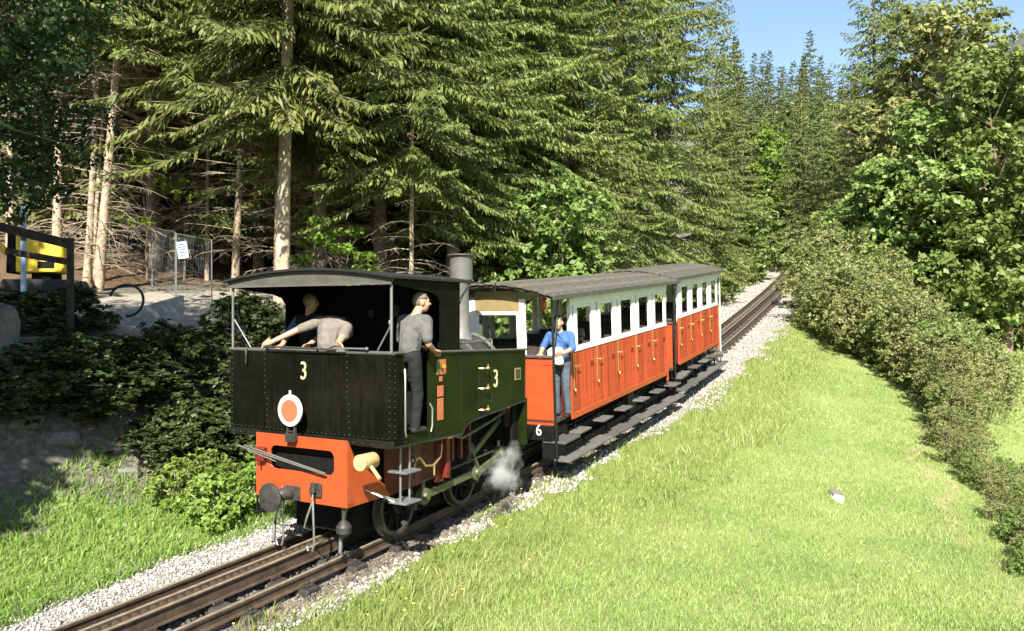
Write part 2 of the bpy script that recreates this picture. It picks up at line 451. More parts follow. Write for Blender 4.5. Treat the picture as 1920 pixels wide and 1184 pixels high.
# ------------------------------------------------------------------ ground sheet
def axis_lines(f0, f1, step, lo, hi):
    a = list(np.arange(f0, f1+1e-6, step))
    d = step; x = f0
    while x > lo: d *= 1.16; x -= d; a.append(x)
    d = step; x = f1
    while x < hi: d *= 1.16; x += d; a.append(x)
    return np.array(sorted(a))
gx = axis_lines(-17, 16, .22, -900, 900); gy = axis_lines(2, 40, .22, -300, 1400)
GX, GY = np.meshgrid(gx, gy)
GZ = ground(GX, GY)
V = np.stack([GX.ravel(), GY.ravel(), GZ.ravel()], 1)
nx, ny = len(gx), len(gy)
ii = (np.arange(ny-1)[:, None]*nx + np.arange(nx-1)[None, :]).ravel()
Q = np.stack([ii, ii+1, ii+nx+1, ii+nx], 1)
gme = mesh_np('ground', V, np.full(len(Q), 4), Q.ravel())
gme.polygons.foreach_set('use_smooth', np.ones(len(Q), dtype=bool))
GS, GV = sv(GX, GY)
er = np.interp(GS, [-10,0,6,12,20], [.78,.80,1.02,1.4,1.6]); el = np.interp(GS, [-10,0,10,20], [1.55,1.6,2.0,2.2])
nn = (fbm(GX*1.1, GY*1.1)-.47).ravel()
grav = np.clip(1-sm(-.15,.25, np.where(GV > 0, GV-er, -GV-el)+nn*.9), 0, 1)
vl = -GV
soil = sm(.0,.5, np.where(GV < 0, np.minimum(sm(3.3,3.9,vl+nn*1.5), 1), 0))
soil = np.maximum(soil, 0)
path = sm(7.6,8.4,vl+nn)*(1-sm(11.6,13.2,vl+nn*3))
path = np.where(GV < 0, path, 0)*(1-sm(16,22,GS))
litter = np.where(GV < 0, sm(13.5,15,vl), 0)
_px = GX.ravel()/np.maximum(GY.ravel(), 1); litter = np.maximum(litter, sm(36,40,GY.ravel()+nn*4)*sm(.50,.53,_px)*sm(8,10,GV))
vh = hedge_v(GS)
edge = np.where(GV > 0, np.exp(-((GV-vh+.35+nn*1.1)/.20)**2), 0)*sm(-9,-6,GS)*(1-sm(24,27,GS))
attr = gme.color_attributes.new('zone', 'FLOAT_COLOR', 'POINT')
attr.data.foreach_set('color', np.stack([grav, soil*(1-path), path, np.maximum(litter, edge*.9)], 1).astype(np.float32).ravel())
rough_a = np.where(GV > 0, 1-sm(1.6,3.0,GV-er+nn*1.5), 0)
at2 = gme.color_attributes.new('zone2', 'FLOAT_COLOR', 'POINT')
at2.data.foreach_set('color', np.stack([rough_a, edge*.75, litter, np.ones_like(edge)], 1).astype(np.float32).ravel())

def ground_mat():
    m = bpy.data.materials.new('hillside_ground'); m.use_nodes = True
    nt = m.node_tree; N = nt.nodes; L = nt.links; p = N['Principled BSDF']; p.inputs['Roughness'].default_value = .9
    p.inputs['Specular IOR Level'].default_value = .2
    tc = N.new('ShaderNodeTexCoord')
    def noise(sc, det=6):
        n = N.new('ShaderNodeTexNoise'); n.inputs['Scale'].default_value = sc; n.inputs['Detail'].default_value = det; n.inputs['Roughness'].default_value = .65
        L.new(tc.outputs['Object'], n.inputs['Vector']); return n.outputs['Fac']
    def ramp(f, cols, a=.3, b=.7):
        r = N.new('ShaderNodeValToRGB'); e = r.color_ramp.elements
        while len(e) < len(cols): e.new(.5)
        for i, c in enumerate(cols): e[i].position = a+(b-a)*i/(len(cols)-1); e[i].color = (*c, 1)
        L.new(f, r.inputs[0]); return r.outputs[0]
    def mix(f, a, b):
        x = N.new('ShaderNodeMix'); x.data_type = 'RGBA'; L.new(f, x.inputs['Factor']); L.new(a, x.inputs['A']); L.new(b, x.inputs['B']); return x.outputs['Result']
    def sharp(f, n, lo=.35, hi=.65, amp=.5):
        q = N.new('ShaderNodeMath'); q.operation = 'MULTIPLY_ADD'; L.new(n, q.inputs[0]); q.inputs[1].default_value = amp; L.new(f, q.inputs[2])
        w = N.new('ShaderNodeMapRange'); w.inputs['From Min'].default_value = lo+amp/2; w.inputs['From Max'].default_value = hi+amp/2
        L.new(q.outputs[0], w.inputs['Value']); return w.outputs[0]
    a = N.new('ShaderNodeAttribute'); a.attribute_name = 'zone'
    sp = N.new('ShaderNodeSeparateColor'); L.new(a.outputs['Color'], sp.inputs[0])
    b = N.new('ShaderNodeAttribute'); b.attribute_name = 'zone2'
    sb = N.new('ShaderNodeSeparateColor'); L.new(b.outputs['Color'], sb.inputs[0])
    nf = noise(30); nm = noise(2.2); nb = noise(.5)
    grass = mix(ramp(nb, [(0,0,0),(1,1,1)], .35, .65), ramp(nf, [(.12,.17,.045),(.20,.26,.08)]), ramp(nf, [(.18,.22,.065),(.27,.31,.11)]))
    grass = mix(sb.outputs[0], grass, ramp(nf, [(.10,.135,.03),(.20,.235,.06)]))
    soil = ramp(noise(9), [(.06,.055,.042),(.13,.118,.092),(.24,.22,.175)])
    gravel = ramp(noise(55), [(.11,.10,.085),(.27,.25,.22),(.45,.43,.39)], .3, .68)
    path = ramp(noise(20), [(.20,.185,.155),(.34,.305,.25)])
    litter = ramp(noise(14), [(.055,.034,.020),(.12,.075,.043),(.19,.14,.085)])
    edge = ramp(noise(12), [(.26,.20,.10),(.38,.31,.17)])
    c = mix(sharp(sp.outputs[1], nm), grass, soil)
    c = mix(sharp(sb.outputs[2], nm), c, litter)
    c = mix(sharp(sp.outputs[2], nm), c, path)
    c = mix(sharp(sb.outputs[1], nm, .4, .75), c, edge)
    c = mix(sharp(sp.outputs[0], nf), c, gravel)
    L.new(c, p.inputs['Base Color'])
    bp = N.new('ShaderNodeBump'); bp.inputs['Strength'].default_value = .6; bp.inputs['Distance'].default_value = .04
    L.new(noise(26, 8), bp.inputs['Height']); L.new(bp.outputs[0], p.inputs['Normal'])
    return m
gme.materials.append(ground_mat())
gob = link(bpy.data.objects.new('ground', gme)); tag(gob, kind='structure')

# ------------------------------------------------------------------ railway track: two rails, rack, sleepers, chairs
track = empty('railway_track', tpt(0, 0))
tag(track, 'rack railway track with two rusty rails and a toothed centre rack', 'track')
T0 = tpt(0, 0)
def tl(s, v, dz): return tpt(s, v, dz)-T0
def sweep(prof, v0, s0, s1, step):
    ss = np.arange(s0, s1+1e-6, step); n = len(prof); vs_ = []; fs = []
    for s in ss:
        for (dv, dz) in prof: vs_.append(tl(s, v0+dv, dz))
    for i in range(len(ss)-1):
        for j in range(n): fs.append((i*n+j, i*n+(j+1) % n, (i+1)*n+(j+1) % n, (i+1)*n+j))
    fs.append(tuple(range(n))); fs.append(tuple((len(ss)-1)*n+j for j in range(n)))
    return MB().add(vs_, fs)
RAILP = [(-.055,-.12),(-.055,-.108),(-.012,-.095),(-.012,-.035),(-.029,-.026),(-.029,-.004),(-.024,0),(.024,0),(.029,-.004),(.029,-.026),(.012,-.035),(.012,-.095),(.055,-.108),(.055,-.12)]
for sg in (-1, 1):
    r_ = sweep(RAILP, sg*.52, -12, 110, .5).o('rail', K['rail'], track, smooth=False)
    sweep([(-.021,.0),(-.021,.003),(.021,.003),(.021,.0)], sg*.52, -12, 110, .5).o('rail_head', K['railtop'], r_)
rack = empty('rack_rail', (0,0,0), parent=track)
for sg in (-1, 1):
    sweep([(-.012,-.09),(-.045,-.09),(-.045,-.078),(-.012,-.07),(-.012,.05),(-.035,.055),(-.035,.068),(.012,.068),(.012,-.09)] if sg < 0 else
          [(.012,-.09),(.045,-.09),(.045,-.078),(.012,-.07),(.012,.05),(.035,.055),(.035,.068),(-.012,.068),(-.012,-.09)], sg*.085, -12, 110, .5).o('rack_bar', K['rail'], rack)
    sweep([(-.022+sg*.011,.0685),(-.022+sg*.011,.0715),(.022+sg*.011,.0715),(.022+sg*.011,.0685)], sg*.085, -12, 110, .5).o('rack_top', K['railtop'], rack)
tooth = MB().prism([(-.026,-.03),(.026,-.03),(.018,.052),(-.018,.052)], 'x', -.072, .072).mesh('tooth', K['rail'])
k = 0; s = -4.6
tm = MB()
while s < 60:
    x, y, z, h, g = tk(s); p = tl(s, 0, 0)
    if k < 130:
        inst('tooth', tooth, rack, p, (0, 0, -h))
    else:
        q = Matrix.Rotation(-h, 3, 'Z')
        tm.add([q @ Vector(c)+p for c in [(-.072,-.022,-.03),(.072,-.022,-.03),(.072,.022,-.03),(-.072,.022,-.03),(-.072,-.018,.052),(.072,-.018,.052),(.072,.018,.052),(-.072,.018,.052)]],
               [(0,3,2,1),(4,5,6,7),(0,1,5,4),(1,2,6,5),(2,3,7,6),(3,0,4,7)])
    s += .10; k += 1
tag(tm.o('rack_teeth', K['rail'], rack), kind='stuff')
slp = MB().prism([(-.13,-.09),(-.10,0),(.10,0),(.13,-.09)], 'x', -.70, .70).mesh('sleeper', K['sleeper'], bev=.012)
chair = MB().box(-.14,.14,-.07,.07,0,.035).box(-.10,-.075,-.05,.05,.035,.075).box(.075,.10,-.05,.05,.035,.075).mesh('rack_chair', K['iron'], bev=.008)
clip = MB().prism([(-.05,-.05),(.05,-.05),(.05,.05),(-.05,.05)], 'z', 0, .03).prism([(-.02,-.02),(.02,-.02),(.02,.02),(-.02,.02)], 'z', .03, .06).mesh('rail_clip', K['iron'], bev=.006)
n = 0; s = -4.4
while s < 70:
    x, y, z, h, g = tk(s)
    so = inst('sleeper', slp, track, tl(s, 0, -.122), (math.atan(g), 0, -h))
    if s < 24:
        inst('rack_chair', chair, so, (0, 0, 0.002))
        for sg in (-1, 1):
            for d in (-.08, .08): inst('rail_clip', clip, so, (sg*.52+d, 0, .001))
    s += .78; n += 1

# ballast stones: thousands of small broken stones
def stones(name, P, size, matr, seed=1):
    r = np.random.default_rng(seed); n = len(P)
    base = np.array([(1,0,0),(-1,0,0),(0,1,0),(0,-1,0),(0,0,1),(0,0,-1)], float)
    F = np.array([(0,2,4),(2,1,4),(1,3,4),(3,0,4),(2,0,5),(1,2,5),(3,1,5),(0,3,5)])
    Vv = base[None]*(.75+.5*r.random((n,6,1)))*np.stack([np.ones(n), .6+.5*r.random(n), .5+.4*r.random(n)], 1)[:, None, :]
    Vv = Vv + r.normal(0, .18, (n,6,3))
    q = r.normal(size=(n,4)); q /= np.linalg.norm(q, axis=1, keepdims=True)
    w, x, y, z = q.T
    M = np.stack([1-2*(y*y+z*z), 2*(x*y-z*w), 2*(x*z+y*w), 2*(x*y+z*w), 1-2*(x*x+z*z), 2*(y*z-x*w), 2*(x*z-y*w), 2*(y*z+x*w), 1-2*(x*x+y*y)], 1).reshape(n,3,3)
    Vv = np.einsum('nij,nkj->nki', M, Vv)*size[:, None, None] + P[:, None, :]
    Fi = (np.arange(n)[:, None, None]*6 + F[None]).reshape(-1)
    me = mesh_np(name, Vv.reshape(-1,3), np.full(n*8, 3), Fi)
    me.materials.append(matr)
    return link(bpy.data.objects.new(name, me))
def strip_pts(n, s0, s1, vf, bias=1.):
    r = np.random.default_rng(n)
    s = s0 + (s1-s0)*r.random(n)**bias
    v = vf(r, n, s)
    hx = np.interp(s,_S,_X); hy = np.interp(s,_S,_Y); hh = np.interp(s,_S,_h)
    x = hx+v*np.cos(hh); y = hy-v*np.sin(hh)
    return np.stack([x, y, ground(x, y)], 1), s, v
P, s_, v_ = strip_pts(13000, -6.5, 4.0, lambda r, n, s: -.60-r.random(n)**.9*(1.25+.25*r.normal(size=n)))
tag(stones('ballast_gravel', P+[0,0,.012], .011+.017*rng.random(len(P))**2, K['stone'], 1), 'pale crushed stone ballast left of the track', 'gravel', kind='stuff')
P, s_, v_ = strip_pts(9000, -6.5, 30, lambda r, n, s: -.5+1.0*r.random(n), 1.6)
tag(stones('track_gravel', P+[0,0,.03], .016+.02*rng.random(len(P)), K['stonedark'], 2), 'dark oily stones between the rails', 'gravel', kind='stuff')
P, s_, v_ = strip_pts(12000, 2, 34, lambda r, n, s: np.interp(s,[0,6,12,20],[.92,.92,.85,.8])+(np.interp(s,[0,6,12,20],[.22,.55,1.15,1.25]))*r.random(n)+.10*r.normal(size=n), 1.2)
m_ = (fbm(P[:,0]*1.1+40, P[:,1]*1.1)-.47) > -.02+.26*(v_-1.0-.05*s_.clip(0,12)); P = P[m_]
tag(stones('bank_rubble', P+[0,0,.015], .012+.034*rng.random(len(P))**3, K['whitestone'], 3), 'white rubble along the meadow edge of the track', 'gravel', kind='stuff')
P, s_, v_ = strip_pts(3000, -6.5, 3, lambda r, n, s: 1.02+.10*r.normal(size=n), 1.)
m_ = (fbm(P[:,0]*1.4+40, P[:,1]*1.4)-.47) > -.06; P = P[m_]
tag(stones('edge_gravel', P+[0,0,.012], .012+.025*rng.random(len(P))**2, K['whitestone'], 4), 'thin strip of pale gravel between right rail and grass', 'gravel', kind='stuff')
P, s_, v_ = strip_pts(6000, 14, 60, lambda r, n, s: -.7-1.3*r.random(n), 1.3)
tag(stones('shoulder_gravel', P+[0,0,.015], .02+.03*rng.random(len(P)), K['whitestone'], 5), 'pale gravel shoulder beside the track beyond the train', 'gravel', kind='stuff')

P, s_, v_ = strip_pts(9000, -6.5, 14, lambda r, n, s: .57+.42*r.random(n), 1.2)
tag(stones('brown_gravel', P+[0,0,.012], .012+.022*rng.random(len(P)), K['stonebrown'], 6), 'brownish stones along the outside of the right rail', 'gravel', kind='stuff')
# ------------------------------------------------------------------ grass
def blades(name, P, h, w, lean, matr, seed, seg2=True, wind=(0.25, 0.1)):
    r = np.random.default_rng(seed); n = len(P)
    a = r.random(n)*2*np.pi; d = np.stack([np.cos(a), np.sin(a)], 1)*lean[:, None] + np.array(wind)[None]*lean[:, None]
    b = r.random(n)*np.pi; sx = np.stack([np.cos(b), np.sin(b), np.zeros(n)], 1)*w[:, None]/2
    up = np.zeros((n,3)); up[:, 2] = h
    D = np.zeros((n,3)); D[:, :2] = d*h[:, None]
    tip = P+up*.92+D
    if seg2:
        mid = P+up*.55+D*.3
        Vv = np.stack([P-sx, P+sx, mid-sx*.75, mid+sx*.75, tip], 1).reshape(-1,3)
        base = np.arange(n)[:, None]*5
        q = base+np.array([[0,1,3,2]]); t = base+np.array([[2,3,4]])
        idx = np.concatenate([q, t], 1).ravel(); sizes = np.tile([4,3], n)
    else:
        Vv = np.stack([P-sx, P+sx, tip], 1).reshape(-1,3)
        idx = np.arange(n*3); sizes = np.full(n, 3)
    me = mesh_np(name, Vv, sizes, idx); me.materials.append(matr)
    return link(bpy.data.objects.new(name, me))
def cam_scatter(n, r0, r1, a0, a1, seed):
    r = np.random.default_rng(seed)
    rr = r0*(r1/r0)**r.random(n); a = np.radians(a0+(a1-a0)*r.random(n))
    return rr*np.sin(a), rr*np.cos(a), rr
def meadow(name, n, r0, r1, a0, a1, seed, keep, hf, matr, seg2, label, wmul=1., lean=.55):
    x, y, rr = cam_scatter(n, r0, r1, a0, a1, seed)
    s, v = sv(x, y); m = keep(s, v, x, y)
    x, y, rr, s, v = x[m], y[m], rr[m], s[m], v[m]
    r = np.random.default_rng(seed+1)
    h = hf(s, v, x, y)*(.55+.75*r.random(len(x)))
    w = (.0035+.00095*rr)*(.7+.6*r.random(len(x)))*wmul
    P = np.stack([x, y, ground(x, y)-.01], 1)
    o = blades(name, P, h, w, (.25+lean*r.random(len(x))), matr, seed+2, seg2)
    tag(o, label, 'grass', kind='stuff'); return o
_er = lambda s: np.interp(s, [-10,0,6,12,20], [.92,1.0,1.25,1.7,1.9])
pn = lambda x, y: fbm(x*.8+3, y*.8)-.47
meadow('meadow_grass', 170000, 3.6, 9.5, -40, 42, 11, lambda s, v, x, y: (v > _er(s)+.9+pn(x,y)*2) & (v < hedge_v(s)+.3),
       lambda s, v, x, y: .050+.055*np.clip(pn(x*.7,y*.7)+.25,0,1), K['grass'], True, 'short sunlit meadow grass in the right foreground', .85)
meadow('meadow_grass', 210000, 9, 34, -12, 40, 13, lambda s, v, x, y: (v > _er(s)+.4+pn(x,y)*2) & (v < hedge_v(s)+2.5+pn(x,y)),
       lambda s, v, x, y: .055+.05*np.clip(pn(x*.7,y*.7)+.25,0,1), K['grass'], False, 'sunlit mown slope between the track and the hedge', 1.0)
meadow('trackside_grass', 85000, 4.5, 40, -45, 30, 15, lambda s, v, x, y: (v > _er(s)-.12+pn(x*2,y*2)*1.5) & (v < _er(s)+1.5+pn(x,y)*2.5),
       lambda s, v, x, y: .13+.12*(pn(x,y)+.3), K['rough'], True, 'rough taller grass strip beside the right rail', 1., .6)
_el = lambda s: np.interp(s, [-10,0,10,20], [1.55,1.62,2.0,2.2])
meadow('verge_grass', 95000, 6, 22, -52, -8, 17, lambda s, v, x, y: (v < -_el(s)-pn(x,y)*.7) & (v > -4.1+pn(x,y)*1.6) & (s < 12),
       lambda s, v, x, y: .10+.14*(pn(x*1.5,y*1.5)+.3), K['verge'], True, 'lush green verge grass below the left bank', 1.1, .75)
meadow('bank_grass', 30000, 9, 26, -50, -10, 19, lambda s, v, x, y: (v < -3.7) & (v > -6.6) & (pn(x*2,y*2) > .07) & (s < 14),
       lambda s, v, x, y: .16+0*x, K['verge'], False, 'sparse grass tufts on the shaded left bank', 1.2, .8)
meadow('far_verge_grass', 40000, 22, 75, 10, 26, 21, lambda s, v, x, y: (v < -2.1+pn(x,y)) & (v > -6.5) & (s > 13),
       lambda s, v, x, y: .22+0*x, K['verge'], False, 'green bank beside the track beyond the second coach', 1.2, .7)
meadow('valley_grass', 45000, 22, 60, 24, 46, 23, lambda s, v, x, y: (v > hedge_v(s)+4) & (v < hedge_v(s)+30),
       lambda s, v, x, y: .14+0*x, K['verge'], False, 'bright green meadow below the hedge at the right edge', 1.2, .6)

meadow('meadow_stalks', 5000, 3.8, 26, -36, 40, 31, lambda s, v, x, y: (v > _er(s)+.3) & (v < hedge_v(s)+.5) & (pn(x*.9+7,y*.9) > -.02),
       lambda s, v, x, y: .16+0*x, K['straw'], True, 'scattered straw-coloured stalks in the meadow', .55, .5)
# ------------------------------------------------------------------ locomotive
YAW = R(29.3)
LO = Vector((-2.4835+.09*math.cos(YAW), 9.380-.09*math.sin(YAW), 0))
loco = empty('steam_locomotive', LO, (0, 0, -YAW))
tag(loco, 'green and black rack steam locomotive with open cab and red buffer beam', 'locomotive')
LM = Matrix.Translation(LO) @ Matrix.Rotation(-YAW, 4, 'Z')
W = 1.26
def zt_(y): return 2.39-.023*y          # sloping waist line of the body
def zr_(y): return .02+.055*y           # rail under the engine
def rivet(mb, x, y, z, n, r=.0085):
    a = {'y': ((1,0,0),(0,0,1),(0,-1,0)), 'x': ((0,1,0),(0,0,1),(1,0,0))}[n]
    c = Vector((x,y,z)); u, v, w = map(Vector, a)
    vs_ = [c+u*r*math.cos(k*math.pi/3)+v*r*math.sin(k*math.pi/3) for k in range(6)] + [c+(u*math.cos(k*math.pi/3)+v*math.sin(k*math.pi/3))*r*.6+w*r*.7 for k in range(6)]
    mb.add(vs_, [(k, (k+1) % 6, 6+(k+1) % 6, 6+k) for k in range(6)]+[tuple(range(6,12))])

# frame, floor
MB().box(-.62,.62,.0,3.9,.62,1.18).o('frame', K['soot'], loco)
MB().box(-W+.03,W-.03,.02,1.36,1.40,1.45).o('cab_floor', K['soot'], loco)
fr = MB().box(-.64,.64,-.02,4.1,1.19,1.33); fr.o('running_plate', K['soot'], loco)
for sx in (-1, 1):
    MB().prism([(.62,.62),(2.05,.70),(2.05,1.30),(.62,1.30)], 'x', sx*.655-.012, sx*.655+.012).o('frame_plate', K['darkred'], loco, bev=.004)
MB().box(-.44,.44,.30,3.7,.24,.615).o('dark_underside_box', K['soot'], loco)  # black box added to keep the space below the engine dark
# front panel
fp = MB().box(-W, W, 0, .02, 1.425, 2.375).o('front_panel', K['blackgreen'], loco, bev=.006)
MB().box(-W-.006, W+.006, -.008, .03, 1.34, 1.422).o('bottom_angle', K['black'], loco, bev=.006)
rv = MB()
for x in (-1.225, -.66, .62, 1.225):
    for k in range(14): rivet(rv, x+(.03 if k < 6 and abs(x) < 1 else 0), -.001, 1.46+k*.068, 'y')
for k in range(36):
    x = -1.2+k*2.4/35
    if k % 2 == 0: rivet(rv, x, -.009, 1.375, 'y', .010)
    rivet(rv, x, -.001, 1.445, 'y', .007)
tag(rv.o('rivets', K['iron'], fp), kind='stuff')
cap = MB().tube([(-W-.01,.01,2.385),(W+.01,.01,2.385)], .022, 8)
cap.tube([(W+.012,.01,2.385),(W+.012,.20,2.385)], .018, 8).tube([(W+.012,.69,2.375),(W+.012,3.08,zt_(3.08))], .016, 8)
cap.tube([(-W-.012,.01,2.385),(-W-.012,3.08,zt_(3.08))], .016, 8)
cap.o('waist_rail', K['fascia'], loco, smooth=True)
MB().tube([(-.62,-.06,2.43),(.22,-.06,2.42),(.50,-.05,2.41)], .013, 6).tube([(-.95,-.03,2.40),(-.93,-.05,2.28),(-.95,-.03,2.22)], .012, 6).tube([(-.60,0,2.38),(-.60,-.06,2.44)], .011, 6).tube([(.20,0,2.38),(.20,-.06,2.44)], .011, 6).o('hand_lever', K['iron'], loco, smooth=True)
MB().tube([(.45,-.03,2.43),(.92,-.03,2.43)], .011, 6).ell((.93,-.03,2.43), .022,.022,.022, 8, 6).box(.35,.62,-.04,.02,2.39,2.425).o('brake_handle', K['grey'], loco, smooth=True)
# digit and signal disc
d3 = inst('number_digit', text_mesh('3', .30, K['gold'], .004), loco, (-.03,-.006,2.145), (R(90),0,0), (.78,1,1))
tag(d3, 'gilt number 3 on the front panel')
sd = MB().lathe([(.0,-.012),(.182,-.012),(.185,0),(.182,.012),(.0,.012)], (-.08,-.17,1.705), 'y', 32).o('signal_disc', K['signwhite'], loco, smooth=True)
MB().lathe([(0,-.004),(.128,-.004),(.128,.004),(0,.004)], (-.08,-.185,1.705), 'y', 32).o('disc_centre', K['pinkred'], sd)
MB().box(-.09,-.07,-.18,-.165,1.88,1.935).o('disc_pin', K['signwhite'], sd)
br = MB().box(-.145,-.125,-.17,-.13,1.36,1.56).box(-.035,-.015,-.17,-.13,1.36,1.56).box(-.15,-.01,-.19,-.12,1.345,1.44).box(-.125,-.035,-.165,-.14,1.45,1.47).box(-.11,-.05,-.16,0,1.40,1.43)
br.o('lamp_bracket', K['iron'], loco, bev=.004)
# red buffer beam with window
bm_ = MB(); plate_hole(bm_, -.69, .72, .655, 1.405, -.45, .53, 1.00, 1.272, .08, -.115, -.09)
beam = bm_.o('buffer_beam', K['red'], loco, bev=.003)
MB().box(-.69,.72,-.09,.0,.655,.70).o('beam_flange', K['red'], beam)
for x0 in (-.69, .72):
    MB().prism([(-.09,.655),(.62,.655),(.55,.80),(.02,1.20),(-.09,1.40)], 'x', x0-.012 if x0 > 0 else x0, x0 if x0 > 0 else x0+.012).o('gusset', K['red'], beam, bev=.003)
MB().prism([(-.09,.70),(.7,.70),(.7,1.34),(-.02,1.34)], 'x', .60,.615).o('inner_plate', K['darkred'], beam)
rb = MB()
for x in (-.63,.66):
    for z in (.72,.85,1.0,1.15,1.3): rivet(rb, x, -.116, z, 'y', .008)
tag(rb.o('rivets', K['red'], beam), kind='stuff')
# central buffer and couplings
buf = MB().lathe([(0,-.02),(.13,-.015),(.165,.0),(.165,.02),(.13,.03),(.05,.05),(.045,.14),(.07,.17),(.085,.34)], (-.135,-.44,.745), 'y', 28).o('buffer', K['iron'], loco, smooth=True)
MB().box(-.20,.03,-.135,-.114,.66,.83).o('buffer_plate', K['iron'], buf, bev=.008)
def link_loop(x, y):
    t = MB()
    t.tube([(x,y,.82),(x+.012,y-.02,.70),(x-.045,y-.05,.52),(x-.075,y-.06,.40),(x+.07,y-.06,.385),(x+.05,y-.05,.55),(x+.015,y-.02,.70)], .013, 7)
    t.tube([(x+.07,y-.06,.385),(x+.075,y-.06,.24),(x+.055,y-.07,.16),(x+.005,y-.08,.155),(x-.02,y-.08,.21)], .013, 7)
    return t
link_loop(-.20,-.17).o('coupling_link', K['steel'], loco, smooth=True)
link_loop(.27,-.17).o('coupling_link', K['steel'], loco, smooth=True)
MB().box(.20,.36,-.15,-.114,.74,.90).box(.24,.31,-.21,-.14,.79,.86).o('coupling_bracket', K['iron'], loco, bev=.01)
MB().lathe([(0,0),(.035,0),(.085,.05),(.09,.12),(.05,.17),(.025,.19),(.025,.34)], (.62,-.05,.31), 'z', 14).tube([(.62,-.05,.62),(.64,-.08,.70),(.66,-.05,.72)], .03, 8).o('hose_end', K['iron'], loco, smooth=True)
for a_, b_, q_ in (((-.92,-.20,1.245),(.44,-.17,1.02),.012),((-.78,-.21,1.255),(.46,-.175,1.03),.010),((-.74,-.20,1.20),(-.30,-.18,1.10),.008)):
    MB().tube([a_, b_], q_, 6).o('poker_rod', K['steel'], loco, smooth=True)
MB().box(-.64,-.50,-.19,-.115,1.08,1.24).tube([(-.57,-.18,1.24),(-.57,-.18,1.02)], .015, 6).o('rod_bracket', K['darkred'], loco, bev=.012)
# rail guards and small ironwork under the beam
for x in (-.52,.52):
    MB().tube([(x,.12,.66),(x,.02,.35),(x,.0,.10)], .022, 6).o('rail_guard', K['grey'], loco, smooth=True)
MB().tube([(-.86,.1,1.34),(-.86,.06,.42)], .014, 6).tube([(-.78,.1,1.34),(-.78,.06,.42)], .014, 6).box(-.90,-.74,.0,.18,.72,.735).tube([(-.86,.0,.86),(-.66,.0,.92)], .01, 6).box(-.90,-.74,.0,.18,1.04,1.055).box(-.90,-.74,.0,.18,.405,.42).o('front_step', K['soot'], loco)
# right side panels
def side(sx):
    x0, x1 = (W-.018, W) if sx > 0 else (-W, -W+.018)
    a = MB()
    if sx > 0:
        a.prism([(.021,1.36),(.21,1.36),(.21,2.385),(.021,2.385)], 'x', x0, x1)
        a.o('corner_panel', K['blackgreen'], loco)
        a = MB().prism([(.21,1.36),(.68,1.355),(.68,1.455),(.21,1.455)], 'x', x0, x1)
        a.o('door_sill', K['green'], loco)
        a = MB().prism([(.68,1.355),(1.35,1.345),(1.35,zt_(1.35)),(.68,zt_(.68))], 'x', x0, x1)
    else:
        a.prism([(.021,1.36),(1.35,1.345),(1.35,zt_(1.35)),(.021,zt_(0))], 'x', x0, x1)
    a.o('cab_side', K['green'], loco)
    arch = [(1.353,1.345),(1.42,1.345),(1.45,1.39),(1.51,1.44),(1.60,1.465),(1.72,1.482),(3.06,1.60),(3.06,zt_(3.06)),(1.353,zt_(1.353))]
    ts = MB().prism(arch, 'x', x0, x1).o('tank_side', K['green'], loco)
    MB().tube([(sx*(W+.004),.03,1.35),(sx*(W+.004),1.41,1.335),(sx*(W+.004),1.45,1.385),(sx*(W+.004),1.51,1.437),(sx*(W+.004),1.60,1.463),(sx*(W+.004),1.72,1.48),(sx*(W+.004),3.07,1.597)], .014, 6).o('edge_beading', K['black'], loco, smooth=True)
    r = MB()
    for y in (1.375, 2.12, 2.62, 3.03):
        z = 1.52 if y < 2 else 1.66
        while z < 2.3: rivet(r, sx*(W+.001), y, z, 'x' , .006); z += .04
    for z in np.arange(1.45, 2.34, .068):
        rivet(r, sx*(W+.001), .05, z, 'x', .008)
    tag(r.o('rivets', K['green'], ts), kind='stuff')
    xi = sx*.60
    MB().box(min(xi,x0), max(xi,x1-.001) if sx > 0 else max(xi,x1), 1.37, 3.055, zt_(3.06)-.06, zt_(3.06)-.012).o('tank_top', K['fascia'], loco)
    MB().prism([(min(xi,sx*(W-.001)),1.60),(max(xi,sx*(W-.001)),1.60),(max(xi,sx*(W-.001)),zt_(3.06)-.01),(min(xi,sx*(W-.001)),zt_(3.06)-.01)], 'y', 3.04, 3.058).o('tank_end', K['green'], loco)
    MB().prism([(min(xi,sx*(W-.03)),1.36),(max(xi,sx*(W-.03)),1.36),(max(xi,sx*(W-.03)),1.48),(min(xi,sx*(W-.03)),1.48)], 'y', 1.40, 1.43).o('splasher', K['soot'], loco)
    # upper cab: pillar and header
    MB().prism([(.93,zt_(1.0)),(1.35,zt_(1.35)),(1.35,3.215),(.02,3.225),(.02,3.145),(.70,3.075),(.86,3.03),(.93,2.94)], 'x', x0, x1).o('cab_pillar', K['blackgreen'], loco)
side(1); side(-1)
MB().tube([(W+.03,.215,1.45),(W+.035,.19,1.52),(W+.035,.19,2.12),(W+.01,.215,2.20)], .011, 6).o('grab_rail', K['steel'], loco, smooth=True)
MB().tube([(W+.03,.69,1.45),(W+.035,.71,1.52),(W+.035,.71,1.72),(W+.01,.69,1.78)], .011, 6).o('grab_rail', K['steel'], loco, smooth=True)
MB().tube([(W-.01,.94,2.40),(W-.01,.94,2.98)], .010, 6).o('pillar_rail', K['steel'], loco, smooth=True)
